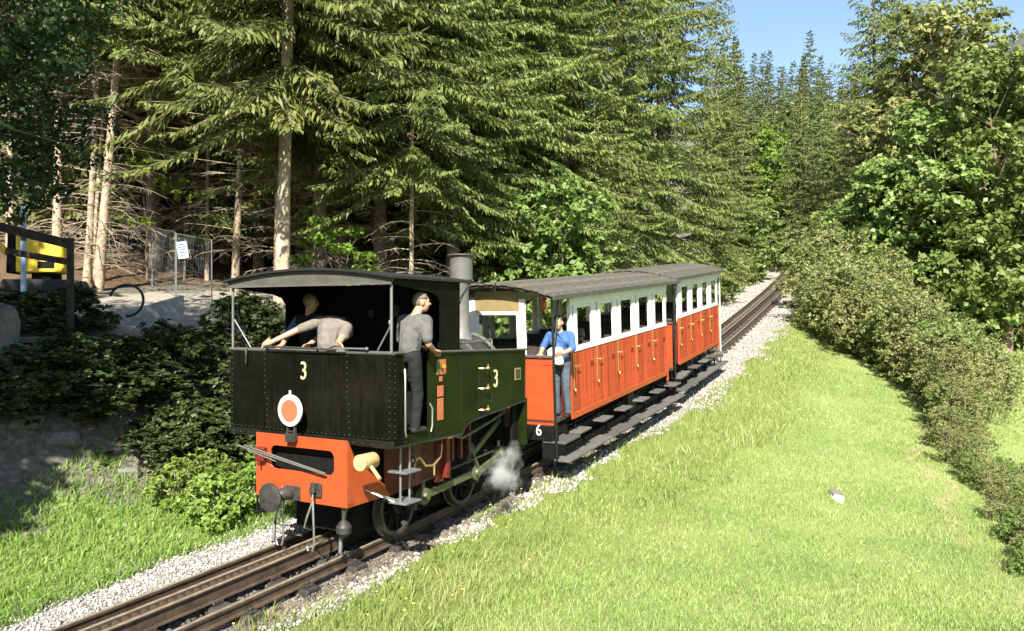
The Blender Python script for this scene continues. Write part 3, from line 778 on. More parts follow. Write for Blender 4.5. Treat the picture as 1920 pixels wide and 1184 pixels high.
# cab back wall, firebox and gauges
MB().box(-W+.02,W-.02,1.33,1.352,1.45,3.2).o('cab_bulkhead', K['soot'], loco)
MB().lathe([(.48,0),(.48,-.22),(.44,-.24)], (0,1.33,1.95), 'y', 24).o('firebox', K['soot'], loco, smooth=True)
MB().lathe([(0,-.03),(.075,-.03),(.075,0)], (.30,1.325,2.86), 'y', 18).o('gauge', K['iron'], loco)
MB().lathe([(0,-.03),(.05,-.03),(.05,0)], (-.1,1.325,2.82), 'y', 14).o('gauge', K['iron'], loco)
# roof
pts = []
for k in range(17):
    x = -W-.05+(2*W+.10)*k/16; pts.append((x, 3.235+.115*(1-(x/(W+.05))**2)))
low = [(x, z-.028) for x, z in pts][::-1]
MB().prism(pts+low, 'y', -.07, 1.60).o('cab_roof', K['tar'], loco, smooth=True)
fpts = [(x*.985, z-.030) for x, z in pts]
MB().prism(fpts+[(W-.005,3.145),(-W+.005,3.145)], 'y', -.02, 0.0).o('roof_fascia', K['fascia'], loco)
MB().bar((-W,-.025,3.15),(W,-.025,3.15), .02, .018).o('fascia_strip', K['steel'], loco)
for x in (-W+.025, W-.025):
    MB().tube([(x,.02,2.385),(x,.02,3.145)], .016, 8).o('roof_post', K['grey'], loco, smooth=True)
MB().tube([(-W+.03,.04,2.75),(-.97,.06,2.41)], .009, 6).o('stay_rod', K['grey'], loco)
MB().tube([(W-.03,.04,2.72),(1.02,.05,2.41)], .010, 6).ell((W-.05,.03,2.72),.02,.02,.035,8,6).o('stay_rod', K['grey'], loco)
# boiler, smokebox, chimney
boil = MB().lathe([(.50,0),(.50,2.2)], (0,1.36,1.86), 'y', 28).o('boiler', K['soot'], loco, smooth=True)
MB().lathe([(.56,0),(.60,.02),(.60,.46),(.56,.5),(.40,.52),(.1,.56)], (0,3.02,1.86), 'y', 32).o('smokebox', K['iron'], boil, smooth=True)
MB().tube([(.62*math.sin(a), 3.50, 1.86+.66*math.cos(a)) for a in np.linspace(-1.2,1.2,15)], .035, 8).o('smokebox_ring', K['fascia'], boil, smooth=True)
MB().tube([(.55,2.2,2.40),(.50,3.4,2.44)], .014, 6).tube([(.55,2.2,2.40),(.55,2.2,2.30)], .012, 6).tube([(.5,3.4,2.44),(.5,3.4,2.25)], .012, 6).o('boiler_rail', K['steel'], boil, smooth=True)
chm = MB().lathe([(.20,2.38-2.2),(.15,.30),(.122,.42),(.118,1.12),(.125,1.13),(.172,1.14),(.178,1.16),(.178,1.50),(.182,1.51)], (0,3.33,2.2), 'z', 28).o('chimney', K['chim'], loco, smooth=True)
MB().lathe([(.182,0),(.215,.012),(.215,.03),(.19,.035),(.15,.035),(.14,-.1)], (0,3.33,3.70), 'z', 28).o('chimney_lip', K['fascia'], chm, smooth=True)
MB().tube([(.12,3.36,3.30),(.30,3.45,3.30),(.42,3.6,3.18),(.42,3.6,3.05)], .009, 5).tube([(.42,3.6,3.05),(.44,3.62,3.30)], .012, 5).tube([(.12,3.3,3.22),(.05,3.1,2.96),(.06,3.0,2.85)], .008, 5).o('chimney_stay', K['black'], chm)
MB().tube([(.2,2.75,2.37),(.22,2.80,2.55),(.2,2.85,2.62)], .05, 8).ell((.2,2.85,2.66),.07,.07,.06,10,6).o('safety_valve', K['iron'], loco, smooth=True)
# plates and fittings on the right side
xp = W+.006
wp = MB().box(W, xp, .845, 1.04, 2.095, 2.275).o('warning_plate', K['pinkred'], loco, bev=.003)
MB().box(xp, xp+.003, .85, .905, 2.10, 2.27).o('green_field', mat('plate_green', (.05,.13,.03), .5), wp)
MB().box(xp, xp+.004, .91, 1.035, 2.17, 2.21).o('ochre_line', mat('plate_ochre', (.55,.27,.04), .5), wp)
for z0, z1, y0, y1 in ((2.015,2.075,.90,.965),(1.835,1.965,.86,.985),(1.555,1.815,.86,.985)):
    MB().box(W, xp, y0, y1, z0, z1).o('red_plate', K['pinkred'], loco, bev=.003)
nm = MB().box(W, W+.012, 2.735, 2.905, 1.90, 2.07).o('maker_plate', K['brass'], loco, bev=.004)
MB().box(W+.012, W+.015, 2.755, 2.885, 1.92, 2.05).o('plate_field', K['iron'], nm)
ds = inst('number_digit', text_mesh('3', .34, K['gold'], .004), loco, (W+.006, 2.22, 1.95), (R(90),0,R(90)), (.78,1,1))
tag(ds, 'gilt number 3 on the tank side')
for z in (2.12, 1.86, 1.585):
    MB().tube([(W,1.80,z),(W+.05,1.82,z),(W+.055,1.96,z-.005)], .011, 6).ell((W+.06,1.93,z),.022,.035,.022,8,6).tube([(W+.06,1.93,z),(W+.06,1.93,z+.05)], .009, 5).o('water_tap', K['brass'], loco, smooth=True)
MB().tube([(W+.02,1.78,2.15),(W+.02,1.78,1.55)], .006, 5).o('tap_pipe', K['green'], loco)
# side steps below the cab door
for y_ in (.28,.45): MB().tube([(1.16,y_,1.36),(1.16,y_,.69)], .014, 6).o('step_hanger', K['grey'], loco, smooth=True)
for z in (1.035, .69): MB().box(1.02,1.28,.22,.52,z-.012,z+.012).o('step_plate', K['grey'], loco, bev=.005)
MB().tube([(.80,.10,.83),(1.10,.24,.70)], .010, 6).tube([(.80,.10,.83),(1.06,.38,.68)], .010, 6).o('step_stay', K['steel'], loco)
# wheels, cranks and rods
def wheel(x, y, r=.35):
    zc = zr_(y)+r
    t = MB(); sx = 1 if x > 0 else -1
    a, b = (x-.05*sx, x+.05*sx)
    t.lathe([(r+.025,0),(r+.025,.02),(r,.03),(r-.01,.11),(r-.06,.11),(r-.06,0)], (min(a,b),y,zc), 'x', 32)
    w = t.o('wheel', K['iron'], loco, smooth=True)
    q = MB().lathe([(.09,0),(.09,.10)], (min(a,b),y,zc), 'x', 12)
    for k in range(8):
        an = k*math.pi/4+.2
        q.bar((x,y+.06*math.cos(an),zc+.06*math.sin(an)),(x,y+(r-.04)*math.cos(an),zc+(r-.04)*math.sin(an)), .05, .035, (1,0,0))
    q.o('spokes', K['soot'], w)
    return zc
for y in (.98, 2.45):
    for x in (-.53, .53): zc = wheel(x, y)
c0 = (.93, 1.03, zr_(.98)+.35+.17); c1 = (.93, 2.22, zr_(2.22)+.35+.19); c2 = (.93, 2.86, .84)
def rodbar(name, a, b, w, h):
    o = MB().bar(a, b, w, h).o(name, K['rod'], loco, bev=.006); return o
rodbar('coupling_rod', c0, c1, .045, .095); rodbar('connecting_rod', (.975,c1[1],c1[2]), (.975,c2[1],c2[2]), .04, .09)
rodbar('piston_rod', (.93,2.02,.86), (.93,2.95,1.34), .04, .075)
for c in (c0, c1, c2):
    MB().lathe([(.03,-.05),(.10,-.04),(.105,.04),(.06,.05),(.05,.085)], c, 'x', 16).lathe([(.028,0),(.028,.10),(.018,.12)], (c[0],c[1],c[2]+.07), 'z', 10).o('crank_pin', K['rod'], loco, smooth=True)
for y, c in ((.98,c0),(2.45,c1)):
    MB().bar((.80,y,zr_(y)+.35),(.80,c[1],c[2]), .06, .12, (1,0,0)).o('crank', K['iron'], loco, bev=.01)
MB().lathe([(.16,0),(.19,.02),(.19,.5),(.16,.52)], (.88,3.05,1.02), 'y', 18).o('cylinder', K['soot'], loco, smooth=True)
MB().prism([(1.9,1.30),(2.2,1.34),(3.0,1.48),(3.0,1.36),(2.2,1.05)], 'x', .80,.84).o('motion_bracket', K['soot'], loco)
MB().box(1.0,1.24,3.06,3.16,.95,1.62).o('tank_bracket', K['green'], loco, bev=.01)
MB().box(.72,.95,2.90,2.98,1.0,1.42).o('slide_frame', K['soot'], loco)
for y, z in ((.78,1.0),(1.30,.95)):
    MB().prism([(y-.10,z-.22),(y+.06,z-.22),(y+.10,z+.28),(y-.10,z+.28)], 'x', .98,1.02).o('brake_hanger', K['darkred'], loco, bev=.006)
MB().box(1.02,1.10,1.30,1.38,.78,1.36).o('red_post', K['darkred'], loco, bev=.005)
MB().tube([(1.10,.62,1.12),(1.12,.70,1.13),(1.14,.80,1.02),(1.14,.95,1.00),(1.14,1.10,1.08),(1.12,1.16,1.20),(1.12,1.16,1.34)], .014, 8).ell((1.10,.62,1.12),.045,.05,.035,10,6).tube([(1.14,.97,1.0),(1.14,.97,.88)], .012, 6).o('oil_pipe', K['brass'], loco, smooth=True)
MB().box(1.08,1.2,1.18,1.30,1.29,1.31).o('oil_box', K['brass'], loco, bev=.004)
MB().tube([(1.06,.25,1.33),(1.08,.6,1.30),(1.06,.95,1.28)], .018, 6).o('steam_pipe', K['soot'], loco)

MB().tube([(1.0,.55,.78),(1.0,2.6,.92)], .014, 6).o('brake_rod', K['iron'], loco, smooth=True)
MB().bar((.98,2.05,1.02),(.98,2.25,.72), .03, .05, (1,0,0)).o('link_arm', K['rod'], loco, bev=.006)
MB().lathe([(.05,-.03),(.07,-.02),(.07,.03),(.04,.04)], (.98,2.03,1.04), 'x', 12).o('pivot', K['iron'], loco, smooth=True)
MB().tube([(1.02,1.45,1.30),(1.04,1.75,1.22),(1.04,2.5,1.36),(1.02,2.95,1.45)], .022, 8).o('injector_pipe', K['rod'], loco, smooth=True)
MB().tube([(1.14,.55,1.34),(1.16,.56,1.20),(1.12,.60,.90)], .016, 6).o('drain_pipe', K['iron'], loco, smooth=True)
for y_ in (1.55,1.75,1.95): MB().box(1.0,1.03,y_-.02,y_+.02,.95,1.40).o('stay', K['darkred'], loco)
MB().prism([(2.9,.86),(3.1,.86),(3.16,1.5),(3.0,1.62),(2.9,1.5)], 'x', 1.10,1.14).o('guide_plate', K['soot'], loco)
# wooden chock carried at the front corner
log = MB().lathe([(.02,-.002),(.086,0),(.090,.004),(.088,.24),(.08,.25)], (.985,-.22,1.20), 'y', 18).o('wooden_mallet', [K['wood']], None, smooth=True)
log.matrix_world = LM
log2 = MB().tube([(1.02,-.10,1.18),(1.22,-.16,1.04)], .021, 8).o('handle', K['wood'], log, smooth=True)
tag(log, 'round pale wooden mallet hung beside the red buffer beam', 'mallet')

# ------------------------------------------------------------------ coaches
BAY = 1.06
def coach(s0, yaw, pitch, nb, plat, tail, label, first):
    x, y, z, h, g = tk(s0)
    c = empty('passenger_coach', (x, y, z), (pitch, 0, -yaw))
    c.rotation_mode = 'XYZ'
    tag(c, label, 'coach', 'red and white coaches of the train')
    HW = 1.10; FL, BE, EA = .80, 1.86, 2.80
    yb0 = plat; yb1 = plat+.02+nb*BAY; Ln = yb1+tail
    # underframe, wheels
    MB().box(-.75,.75,.15,Ln-.1,.55,.79).o('underframe', K['soot'], c)
    MB().box(-HW+.02,HW-.02,.0,Ln,.792,.84).o('floor', K['bark_wood'], c)
    for yy in (1.3, Ln-1.5):
        for sx in (-.53,.53):
            MB().lathe([(.33,0),(.33,.02),(.30,.03),(.30,.10),(.1,.10)], (sx-.05,yy,.31), 'x', 24).o('wheel', K['iron'], c, smooth=True)
        MB().tube([(-.55,yy,.31),(.55,yy,.31)], .05, 8).o('axle', K['soot'], c)
    plank = {}
    pw = BAY/6
    pme = MB().prism([(-pw/2+.004,FL+.03),(pw/2-.004,FL+.03),(pw/2-.004,BE),(-pw/2+.004,BE)], 'x', -.012, .012).mesh('plank', K['redside'], bev=.004)
    for sx in (-1, 1):
        xs = sx*HW
        MB().box(min(xs-sx*.03,xs-sx*.012), max(xs-sx*.03,xs-sx*.012), yb0, yb1, FL+.02, BE-.01).o('wall_backing', K['darkred'], c)
        for k in range(nb*6):
            inst('plank', pme, c, (xs, yb0+.01+pw*(k+.5), 0))
        MB().box(xs-.02,xs+.022,yb0-.01,yb1+.01,FL-.06,FL+.045).o('sole_bar', K['red'], c, bev=.005)
        MB().box(xs-.022,xs+.024,yb0-.01,yb1+.01,BE+.002,BE+.045).o('waist_sill', K['white'], c, bev=.005)
        MB().box(xs-.022,xs+.020,yb0-.01,yb1+.01,EA-.16,EA-.01).o('header_rail', K['white'], c, bev=.004)
        def post(a, b, x0=-.02, x1=.016, nme='window_post'):
            MB().box(xs+x0,xs+x1,a,b,BE+.046,EA-.161).o(nme, K['white'], c, bev=.004)
        for k in range(nb):
            y0 = yb0+.02+k*BAY
            post(y0, y0+.05); post(y0+.13, y0+.27); post(y0+.90, y0+BAY-.004)
            MB().box(xs-.03,xs-.01,y0+.27,y0+.90,BE+.047,BE+.09).o('window_sash', K['white'], c); MB().box(xs-.03,xs-.01,y0+.27,y0+.90,EA-.21,EA-.162).o('window_head', K['white'], c)
            if sx > 0:
                db = MB().box(xs+.013,xs+.03,y0+.03,y0+.06,BE-.62,BE+.0).o('door_bar', K['brass'], c, bev=.004)
                MB().tube([(xs+.02,y0+.10,BE-.24),(xs+.07,y0+.10,BE-.24),(xs+.07,y0+.22,BE-.23)], .010, 6).o('door_handle', K['brass'], c, smooth=True)
                MB().ell((xs+.045,y0+.045,BE-.64),.02,.022,.03,8,6).o('door_knob', K['brass'], c, smooth=True)
                hg = MB().box(xs+.013,xs+.028,y0+.80,y0+.90,BE-.30,BE-.24).o('hinge', K['darkred'], c)
                # step under the door
                if k < nb or True:
                    st = MB().box(xs-.06,xs+.16,y0-.06,y0+.42,.50,.535).o('door_step', K['stepwood'], c, bev=.006)
                    MB().bar((xs-.04,y0+.18,.52),(xs-.10,y0+.18,.78), .03, .05).bar((xs+.04,y0+.30,.505),(xs+.06,y0+.34,.21), .025, .03).o('step_bracket', K['soot'], c)
        for yy in (yb0+.02, yb1-.04):
            MB().box(xs-.05,xs-.024,yy-.02,yy+.06,FL,EA).o('corner_post', K['white'], c)
        MB().box(xs-.015,xs+.03,yb0-.055,yb0-.012,FL-.05,BE+.02).o('corner_strip', K['red'], c, bev=.004)
        MB().box(xs-.015,xs+.03,yb1+.012,yb1+.05,FL-.2,BE+.02).o('corner_strip', K['red'], c, bev=.004)
    # interior benches
    for k in range(nb+1):
        yy = yb0+.02+k*BAY
        MB().box(-HW+.08,HW-.08,yy-.02,yy+.02,FL+.05,BE+.10).box(-HW+.08,HW-.08,yy+.02,yy+.38,FL+.38,FL+.43).o('bench', K['bark_wood'], c)
    # platform ends
    def end(yy, out, full=True):
        y0, y1 = (yy, yy+.03)
        MB().box(-HW+.02,HW-.04,y0,y1,BE-.13,BE-.01).box(-HW+.02,HW-.04,y0,y1,FL-.05,BE-.136).o('end_panel', K['red'], c, bev=.004)
        MB().box(-HW+.0,HW-.02,y0-.03,y1+.03,BE-.008,BE+.03).o('end_sill', K['fascia'], c, bev=.004)
        wx = [(-HW+.02,-HW+.10),(-.45,-.331),(.50,.61)]
        for a, b in wx: MB().box(a,b,y0,y1,BE+.031,EA+.0).o('end_post', K['white'], c, bev=.004)
        MB().box(-.329,.499,y0+.004,y1-.004,EA-.20,EA+.14).o('end_header', K['cream'], c, bev=.004)
        MB().box(-.329,-.27,y0+.004,y1-.004,BE+.032,EA-.201).box(.44,.499,y0+.004,y1-.004,BE+.032,EA-.201).box(-.329,.499,y0+.004,y1-.004,EA-.26,EA-.202).o('end_window_frame', K['white'], c, bev=.004)
        MB().box(-.27,.44,y0+.012,y1-.012,EA-.20-.50,EA-.26).o('window_pane', GLASS, c)
    end(0.0, -1)
    end(Ln-.03, 1)
    MB().box(-1.0,1.04,-.02,.0,FL-.30,FL-.055).o('end_beam', K['black'], c, bev=.01)
    MB().tube([(HW+.01,-.03,.19),(HW+.01,-.03,EA+.02)], .022, 8).o('corner_pole', K['black'], c, smooth=True)
    MB().tube([(HW+.01,Ln+.0,.19),(HW+.01,Ln+.0,EA+.02)], .020, 8).o('corner_pole', K['black'] if first else K['white'], c, smooth=True)
    MB().tube([(HW+.01,.0,1.98),(HW+.01,.18,2.62),(HW,.25,EA)], .012, 6).o('curved_rail', K['black'], c, smooth=True)
    # folding gate with lattice on the platform side
    gt = MB()
    for k in range(5): gt.bar((HW-.02, plat-.05-.07*k, FL+.05), (HW-.02, plat-.05-.07*k, BE-.05-.10*k), .012, .022)
    for k in range(4): gt.bar((HW-.015, plat-.35, FL+.15+.2*k), (HW-.015, plat-.05, FL+.32+.2*k), .01, .018)
    gt.o('platform_gate', K['darkred'], c)
    # roof boards, curved across
    nbd = 18; RW = HW+.13
    bw = 2*RW/nbd
    for k in range(nbd):
        xa, xb = -RW+bw*k, -RW+bw*(k+1)
        zf = lambda q: EA+.015+.225*(1-(q/RW)**2)
        g2 = .006
        g2 = .009; dz_ = .010*(k % 2)
        MB().prism([(xa+g2,zf(xa)+dz_),(xb-g2*.3,zf(xb)+dz_),(xb-g2*.3,zf(xb)+.024+dz_),(xa+g2,zf(xa)+.038+dz_)], 'y', -.22, Ln+.12).o('roof_board', K['roofboard'], c, bev=.003)
    MB().prism([(q, zf(q)-.006) for q in np.linspace(-RW+.02,RW-.02,9)]+[(q, zf(q)-.03) for q in np.linspace(RW-.02,-RW+.02,9)], 'y', -.19, Ln+.09).o('roof_lining', K['bark_wood'], c)
    for sx in (-1,1): MB().box(sx*RW-.012,sx*RW+.012,-.225,Ln+.125,EA-.012,EA+.062).o('gutter_strip', K['fascia'], c, bev=.004)
    # footboard of planks and step at platform
    yy = -.02
    while yy < Ln-.1:
        y2 = min(yy+1.9, Ln)
        MB().box(HW-.04,HW+.24,yy,y2-.012,.175,.215).o('footboard_plank', K['stepwood'], c, bev=.005); yy = y2
    MB().box(HW-.06,HW-.04,0,Ln,.10,.2).o('footboard_bearer', K['soot'], c)
    MB().box(HW-.25,HW+.16,.0,.62,.46,.50).o('platform_step', K['stepwood'], c, bev=.006)
    MB().box(HW-.27,HW+.02,.02,.05,.2,.8).o('step_side', K['soot'], c)
    MB().box(HW-.25,HW+.16,Ln-.55,Ln-.05,.46,.50).o('platform_step', K['stepwood'], c, bev=.006)
    return c, Ln, (HW, FL, BE, EA)

def glass_mat():
    m = bpy.data.materials.new('window_glass'); m.use_nodes = True
    N = m.node_tree.nodes; L = m.node_tree.links
    gl = N.new('ShaderNodeBsdfGlossy'); gl.inputs['Roughness'].default_value = .03
    tr = N.new('ShaderNodeBsdfTransparent'); tr.inputs[0].default_value = (.72,.75,.72,1)
    fz = N.new('ShaderNodeFresnel'); fz.inputs[0].default_value = 1.5
    mx = N.new('ShaderNodeMixShader'); L.new(fz.outputs[0], mx.inputs[0]); L.new(tr.outputs[0], mx.inputs[1]); L.new(gl.outputs[0], mx.inputs[2])
    L.new(mx.outputs[0], N['Material Output'].inputs['Surface']); return m
GLASS = glass_mat()
co1, L1, DIM = coach(4.62, R(28.0), math.atan(.074), 5, .66, .62, 'nearer red and white coach numbered 6 coupled to the locomotive', True)
six = inst('number_digit', text_mesh('6', .26, K['signwhite'], .004), co1, (.80,-.026,.665), (R(90),0,0), (.85,1,1)); tag(six, 'white number 6 on the end beam')
co2, L2, _ = coach(4.62+L1+.22, R(26.6), math.atan(.088), 4, .42, .30, 'farther red and white coach at the uphill end of the train', False)
ln = MB().lathe([(.02,0),(.035,.01),(.04,.03),(.04,.12),(.03,.15),(.01,.19)], (.90,.12,2.62), 'z', 12).o('red_lantern', K['lantern'], None, smooth=True)
ln.matrix_world = Matrix.LocRotScale(co1.location, co1.rotation_euler, None)
tag(ln, 'small red lantern hanging under the roof of the nearer coach platform', 'lantern')
for yy, z, cz in ((3.35, 2.58, 'red signal lamp hanging high inside the third window of nearer coach'), (4.35, 2.50, 'red cloth hanging inside the fourth window of nearer coach')):
    q = MB().ell((.95,yy,z),.06,.07,.085,10,8).tube([(.95,yy,z+.07),(.95,yy,z+.2)], .006, 5).o('hanging_lamp', K['lantern'], None, smooth=True)
    q.matrix_world = ln.matrix_world; tag(q, cz, 'lamp')
C1M = Matrix.LocRotScale(co1.location, co1.rotation_euler, None)
C2M = Matrix.LocRotScale(co2.location, co2.rotation_euler, None)
# ------------------------------------------------------------------ people
def capsule(mb, p0, p1, r0, r1, n=10):
    p0 = Vector(p0); p1 = Vector(p1); d = p1-p0; ln_ = d.length
    if ln_ < 1e-5: d = Vector((0,0,1)); ln_ = 1e-5
    d = d/ln_
    ref = Vector((0,0,1)) if abs(d.z) < .9 else Vector((1,0,0))
    x = d.cross(ref).normalized(); y = x.cross(d)
    rings = []
    for k in range(4):
        a = (k+.35)/4*math.pi/2; rings.append((p0-d*r0*math.cos(a), r0*math.sin(a)))
    rings.append((p0, r0)); rings.append((p1, r1))
    for k in range(3, -1, -1):
        a = (k+.35)/4*math.pi/2; rings.append((p1+d*r1*math.cos(a), r1*math.sin(a)))
    vs_ = []
    for c, r in rings:
        for j in range(n):
            an = 2*math.pi*j/n; vs_.append(c+(x*math.cos(an)+y*math.sin(an))*r)
    fs = []
    for i in range(len(rings)-1):
        for j in range(n): fs.append((i*n+j, i*n+(j+1) % n, (i+1)*n+(j+1) % n, (i+1)*n+j))
    fs.append(tuple(range(n))[::-1]); fs.append(tuple((len(rings)-1)*n+j for j in range(n)))
    mb.add(vs_, fs)

def hand(bones, w, d, side, curl, mi):
    w = Vector(w); d = Vector(d).normalized(); side = Vector(side); side = (side-d*side.dot(d)).normalized(); nrm = Vector(curl); nrm = (nrm-d*nrm.dot(d)).normalized()
    for o in (-.022, .0, .022): bones.append((w+side*o*.7, w+d*.075+side*o, .020, .019, mi))
    for o, l in ((-.033,.060),(-.011,.075),(.011,.080),(.033,.070)):
        a = w+d*.078+side*o; b = a+d*l*.5+nrm*l*.15; c = b+d*l*.28+nrm*l*.42
        bones.append((a, b, .0115, .0105, mi)); bones.append((b, c, .0105, .009, mi))
    a = w+d*.02+side*.030; b = a+side*.032+d*.028; c = b+d*.030+nrm*.018
    bones.append((a, b, .014, .012, mi)); bones.append((b, c, .012, .010, mi))

def person(M, base, bones, head, face, label, mats, hair, tilt=0., cap=None):
    """bones: (p0,p1,r0,r1,material index); head: centre; face: heading angle of the face about z (0 = +y)."""
    mb = MB(); bones = list(bones)
    base = Vector(base)
    for b in bones: capsule(mb, b[0], b[1], b[2], b[3])
    q = Matrix.Rotation(face, 3, 'Z') @ Matrix.Rotation(tilt, 3, 'X')
    h = Vector(head); H = lambda x, y, z: h+q @ Vector((x, y, z))
    for c, rx, ry, rz in (((0,-.008,.018),.074,.092,.094),((0,.018,-.045),.058,.070,.075),((0,.036,-.085),.035,.040,.030)):
        mb.ell(H(*c), rx, ry, rz, 14, 10, q)
    capsule(mb, H(0,.088,.005), H(0,.104,-.022), .010, .015)          # nose
    capsule(mb, H(-.03,.074,.024), H(.03,.074,.024), .016, .016)        # brow
    capsule(mb, H(-.022,.074,-.058), H(.022,.074,-.058), .010, .010)    # lips
    for sx in (-1, 1):
        mb.ell(H(sx*.076,-.008,-.012), .012, .024, .034, 8, 6, q)
        mb.ell(H(sx*.038,.06,-.025), .028, .028, .03, 8, 6, q)
    hb = [(H(0,-.01,.03), H(0,.02,-.07), .08, .07, 0)]
    me = mb.mesh('person', mats)
    ob = bpy.data.objects.new('person', me); COL.objects.link(ob)
    md = ob.modifiers.new('remesh', 'REMESH'); md.mode = 'VOXEL'; md.voxel_size = .011; md.use_smooth_shade = True
    ms = ob.modifiers.new('smooth', 'SMOOTH'); ms.iterations = 3; ms.factor = .5
    bpy.context.view_layer.update()
    ev = ob.evaluated_get(bpy.context.evaluated_depsgraph_get())
    me2 = bpy.data.meshes.new_from_object(ev)
    bpy.data.objects.remove(ob); bpy.data.meshes.remove(me)
    me2.materials.clear()
    for m in mats: me2.materials.append(m)
    n = len(me2.polygons); C = np.zeros(n*3); me2.polygons.foreach_get('center', C); C = C.reshape(n, 3)
    best = np.full(n, 1e9); mi = np.zeros(n, dtype=np.int32)
    for p0, p1, r0, r1, m in bones+hb:
        a = np.array(p0); d = np.array(p1)-a; L_ = max((d*d).sum(), 1e-9)
        t = np.clip(((C-a)@d)/L_, 0, 1); ds = np.linalg.norm(C-(a+t[:, None]*d), axis=1)-(r0+(r1-r0)*t)
        u = ds < best; best[u] = ds[u]; mi[u] = m
    me2.polygons.foreach_set('material_index', mi)
    me2.polygons.foreach_set('use_smooth', np.ones(n, dtype=bool))
    me2.transform(Matrix.Translation(-base))
    me2.name = 'person'
    po = bpy.data.objects.new('person', me2); COL.objects.link(po)
    po.matrix_world = M @ Matrix.Translation(base)
    tag(po, label, 'person')
    # hair: a cap over crown, back and sides
    hm = MB(); vv = MB().ell((0,0,0), .083, .101, .103, 18, 14)
    keep = []
    for f in vv.F:
        c = sum((Vector(vv.V[i]) for i in f), Vector())/len(f)
        if (c.z > .030 or c.y < -.02) and c.z > -.055 and not (c.y > .05 and c.z < .062) : keep.append(f)
    vs_ = [H(*(Vector(v)+Vector((0,-.010,.020))))-base for v in vv.V]
    hm.add(vs_, keep)
    ho = hm.o('hair', hair, po, smooth=True)
    so = ho.modifiers.new('thick', 'SOLIDIFY'); so.thickness = .012
    if cap:
        MB().ell(H(0,-.01,.075)-base, .088, .105, .055, 16, 8, q).ell(H(0,.09,.065)-base, .06, .05, .01, 12, 6, q).o('cap', cap, po, smooth=True)
    return po

def limb(*a): return a
# driver standing in the cab doorway (locomotive coordinates)
B = []
sk, sh, tr, bo = 0, 1, 2, 3
for sx, fx, fy in ((-1,1.09,.34),(1,1.26,.42)):
    B += [((1.17+sx*.075,.42,2.30),(fx,fy+.05,1.90),.092,.068,tr), ((fx,fy+.05,1.90),(fx,fy,1.55),.070,.058,tr),
          ((fx,fy-.02,1.50),(fx+.02,fy+.15,1.495),.045,.036,bo)]
B += [((1.13,.42,2.33),(1.21,.42,2.33),.118,.118,tr), ((1.17,.43,2.42),(1.17,.47,2.56),.132,.150,sh), ((1.09,.50,2.66),(1.25,.50,2.66),.125,.125,sh),
      ((1.01,.53,2.745),(1.33,.53,2.745),.072,.072,sh), ((1.17,.54,2.78),(1.18,.60,2.87),.058,.055,sk),
      ((1.345,.53,2.73),(1.385,.48,2.54),.072,.066,sh), ((1.385,.48,2.545),(1.39,.50,2.47),.046,.042,sk), ((1.39,.50,2.47),(1.35,.66,2.40),.042,.031,sk),
      ((1.0,.53,2.73),(.96,.56,2.52),.070,.062,sh), ((.96,.56,2.52),(1.04,.76,2.44),.043,.031,sk)]
hand(B, (1.35,.66,2.40), (-.2,1,-.3), (1,.2,0), (0,-.2,-1), sk)
hand(B, (1.04,.76,2.44), (.3,1,-.2), (-1,.2,0), (0,-.2,-1), sk)
person(LM, (1.17,.40,1.46), B, (1.19,.645,2.955), R(-38), 'man in grey t-shirt and dark trousers standing in the locomotive cab doorway', [K['skin'],K['tee'],K['trouser'],K['boot']], K['hairgrey'])
# man bent over inside the cab
B = [((.02,.30,2.36),(.14,.30,2.36),.125,.125,tr)]
for sx in (-1, 1): B += [((.08+sx*.08,.30,2.32),(.08+sx*.10,.42,1.90),.09,.068,tr), ((.08+sx*.10,.42,1.90),(.08+sx*.10,.34,1.54),.066,.056,tr), ((.08+sx*.10,.32,1.50),(.08+sx*.10,.48,1.495),.045,.036,bo)]
B += [((.08,.30,2.45),(.05,.36,2.62),.140,.155,sh), ((-.04,.44,2.69),(.14,.42,2.665),.118,.122,sh), ((-.16,.43,2.72),(.25,.40,2.66),.075,.078,sh),
      ((.03,.54,2.70),(.02,.62,2.66),.058,.056,sk),
      ((-.17,.43,2.72),(-.36,.30,2.64),.072,.062,sh), ((-.35,.30,2.645),(-.43,.24,2.60),.046,.043,sk), ((-.43,.24,2.60),(-.62,.06,2.475),.043,.030,sk),
      ((.27,.40,2.65),(.345,.26,2.56),.075,.070,sh), ((.345,.255,2.56),(.39,.14,2.50),.046,.042,sk), ((.39,.14,2.50),(.42,.07,2.465),.040,.030,sk)]
hand(B, (-.62,.06,2.475), (-1,-.25,-.15), (0,.6,1), (0,0,-1), sk)
hand(B, (.42,.07,2.465), (1,-.25,-.15), (0,-.6,1), (0,0,-1), sk)
person(LM, (.08,.30,1.46), B, (.01,.70,2.61), R(10), 'man in light grey t-shirt bending over the front of the cab', [K['skin'],K['teelight'],K['trouser'],K['boot']], K['hairdark'], -.6)
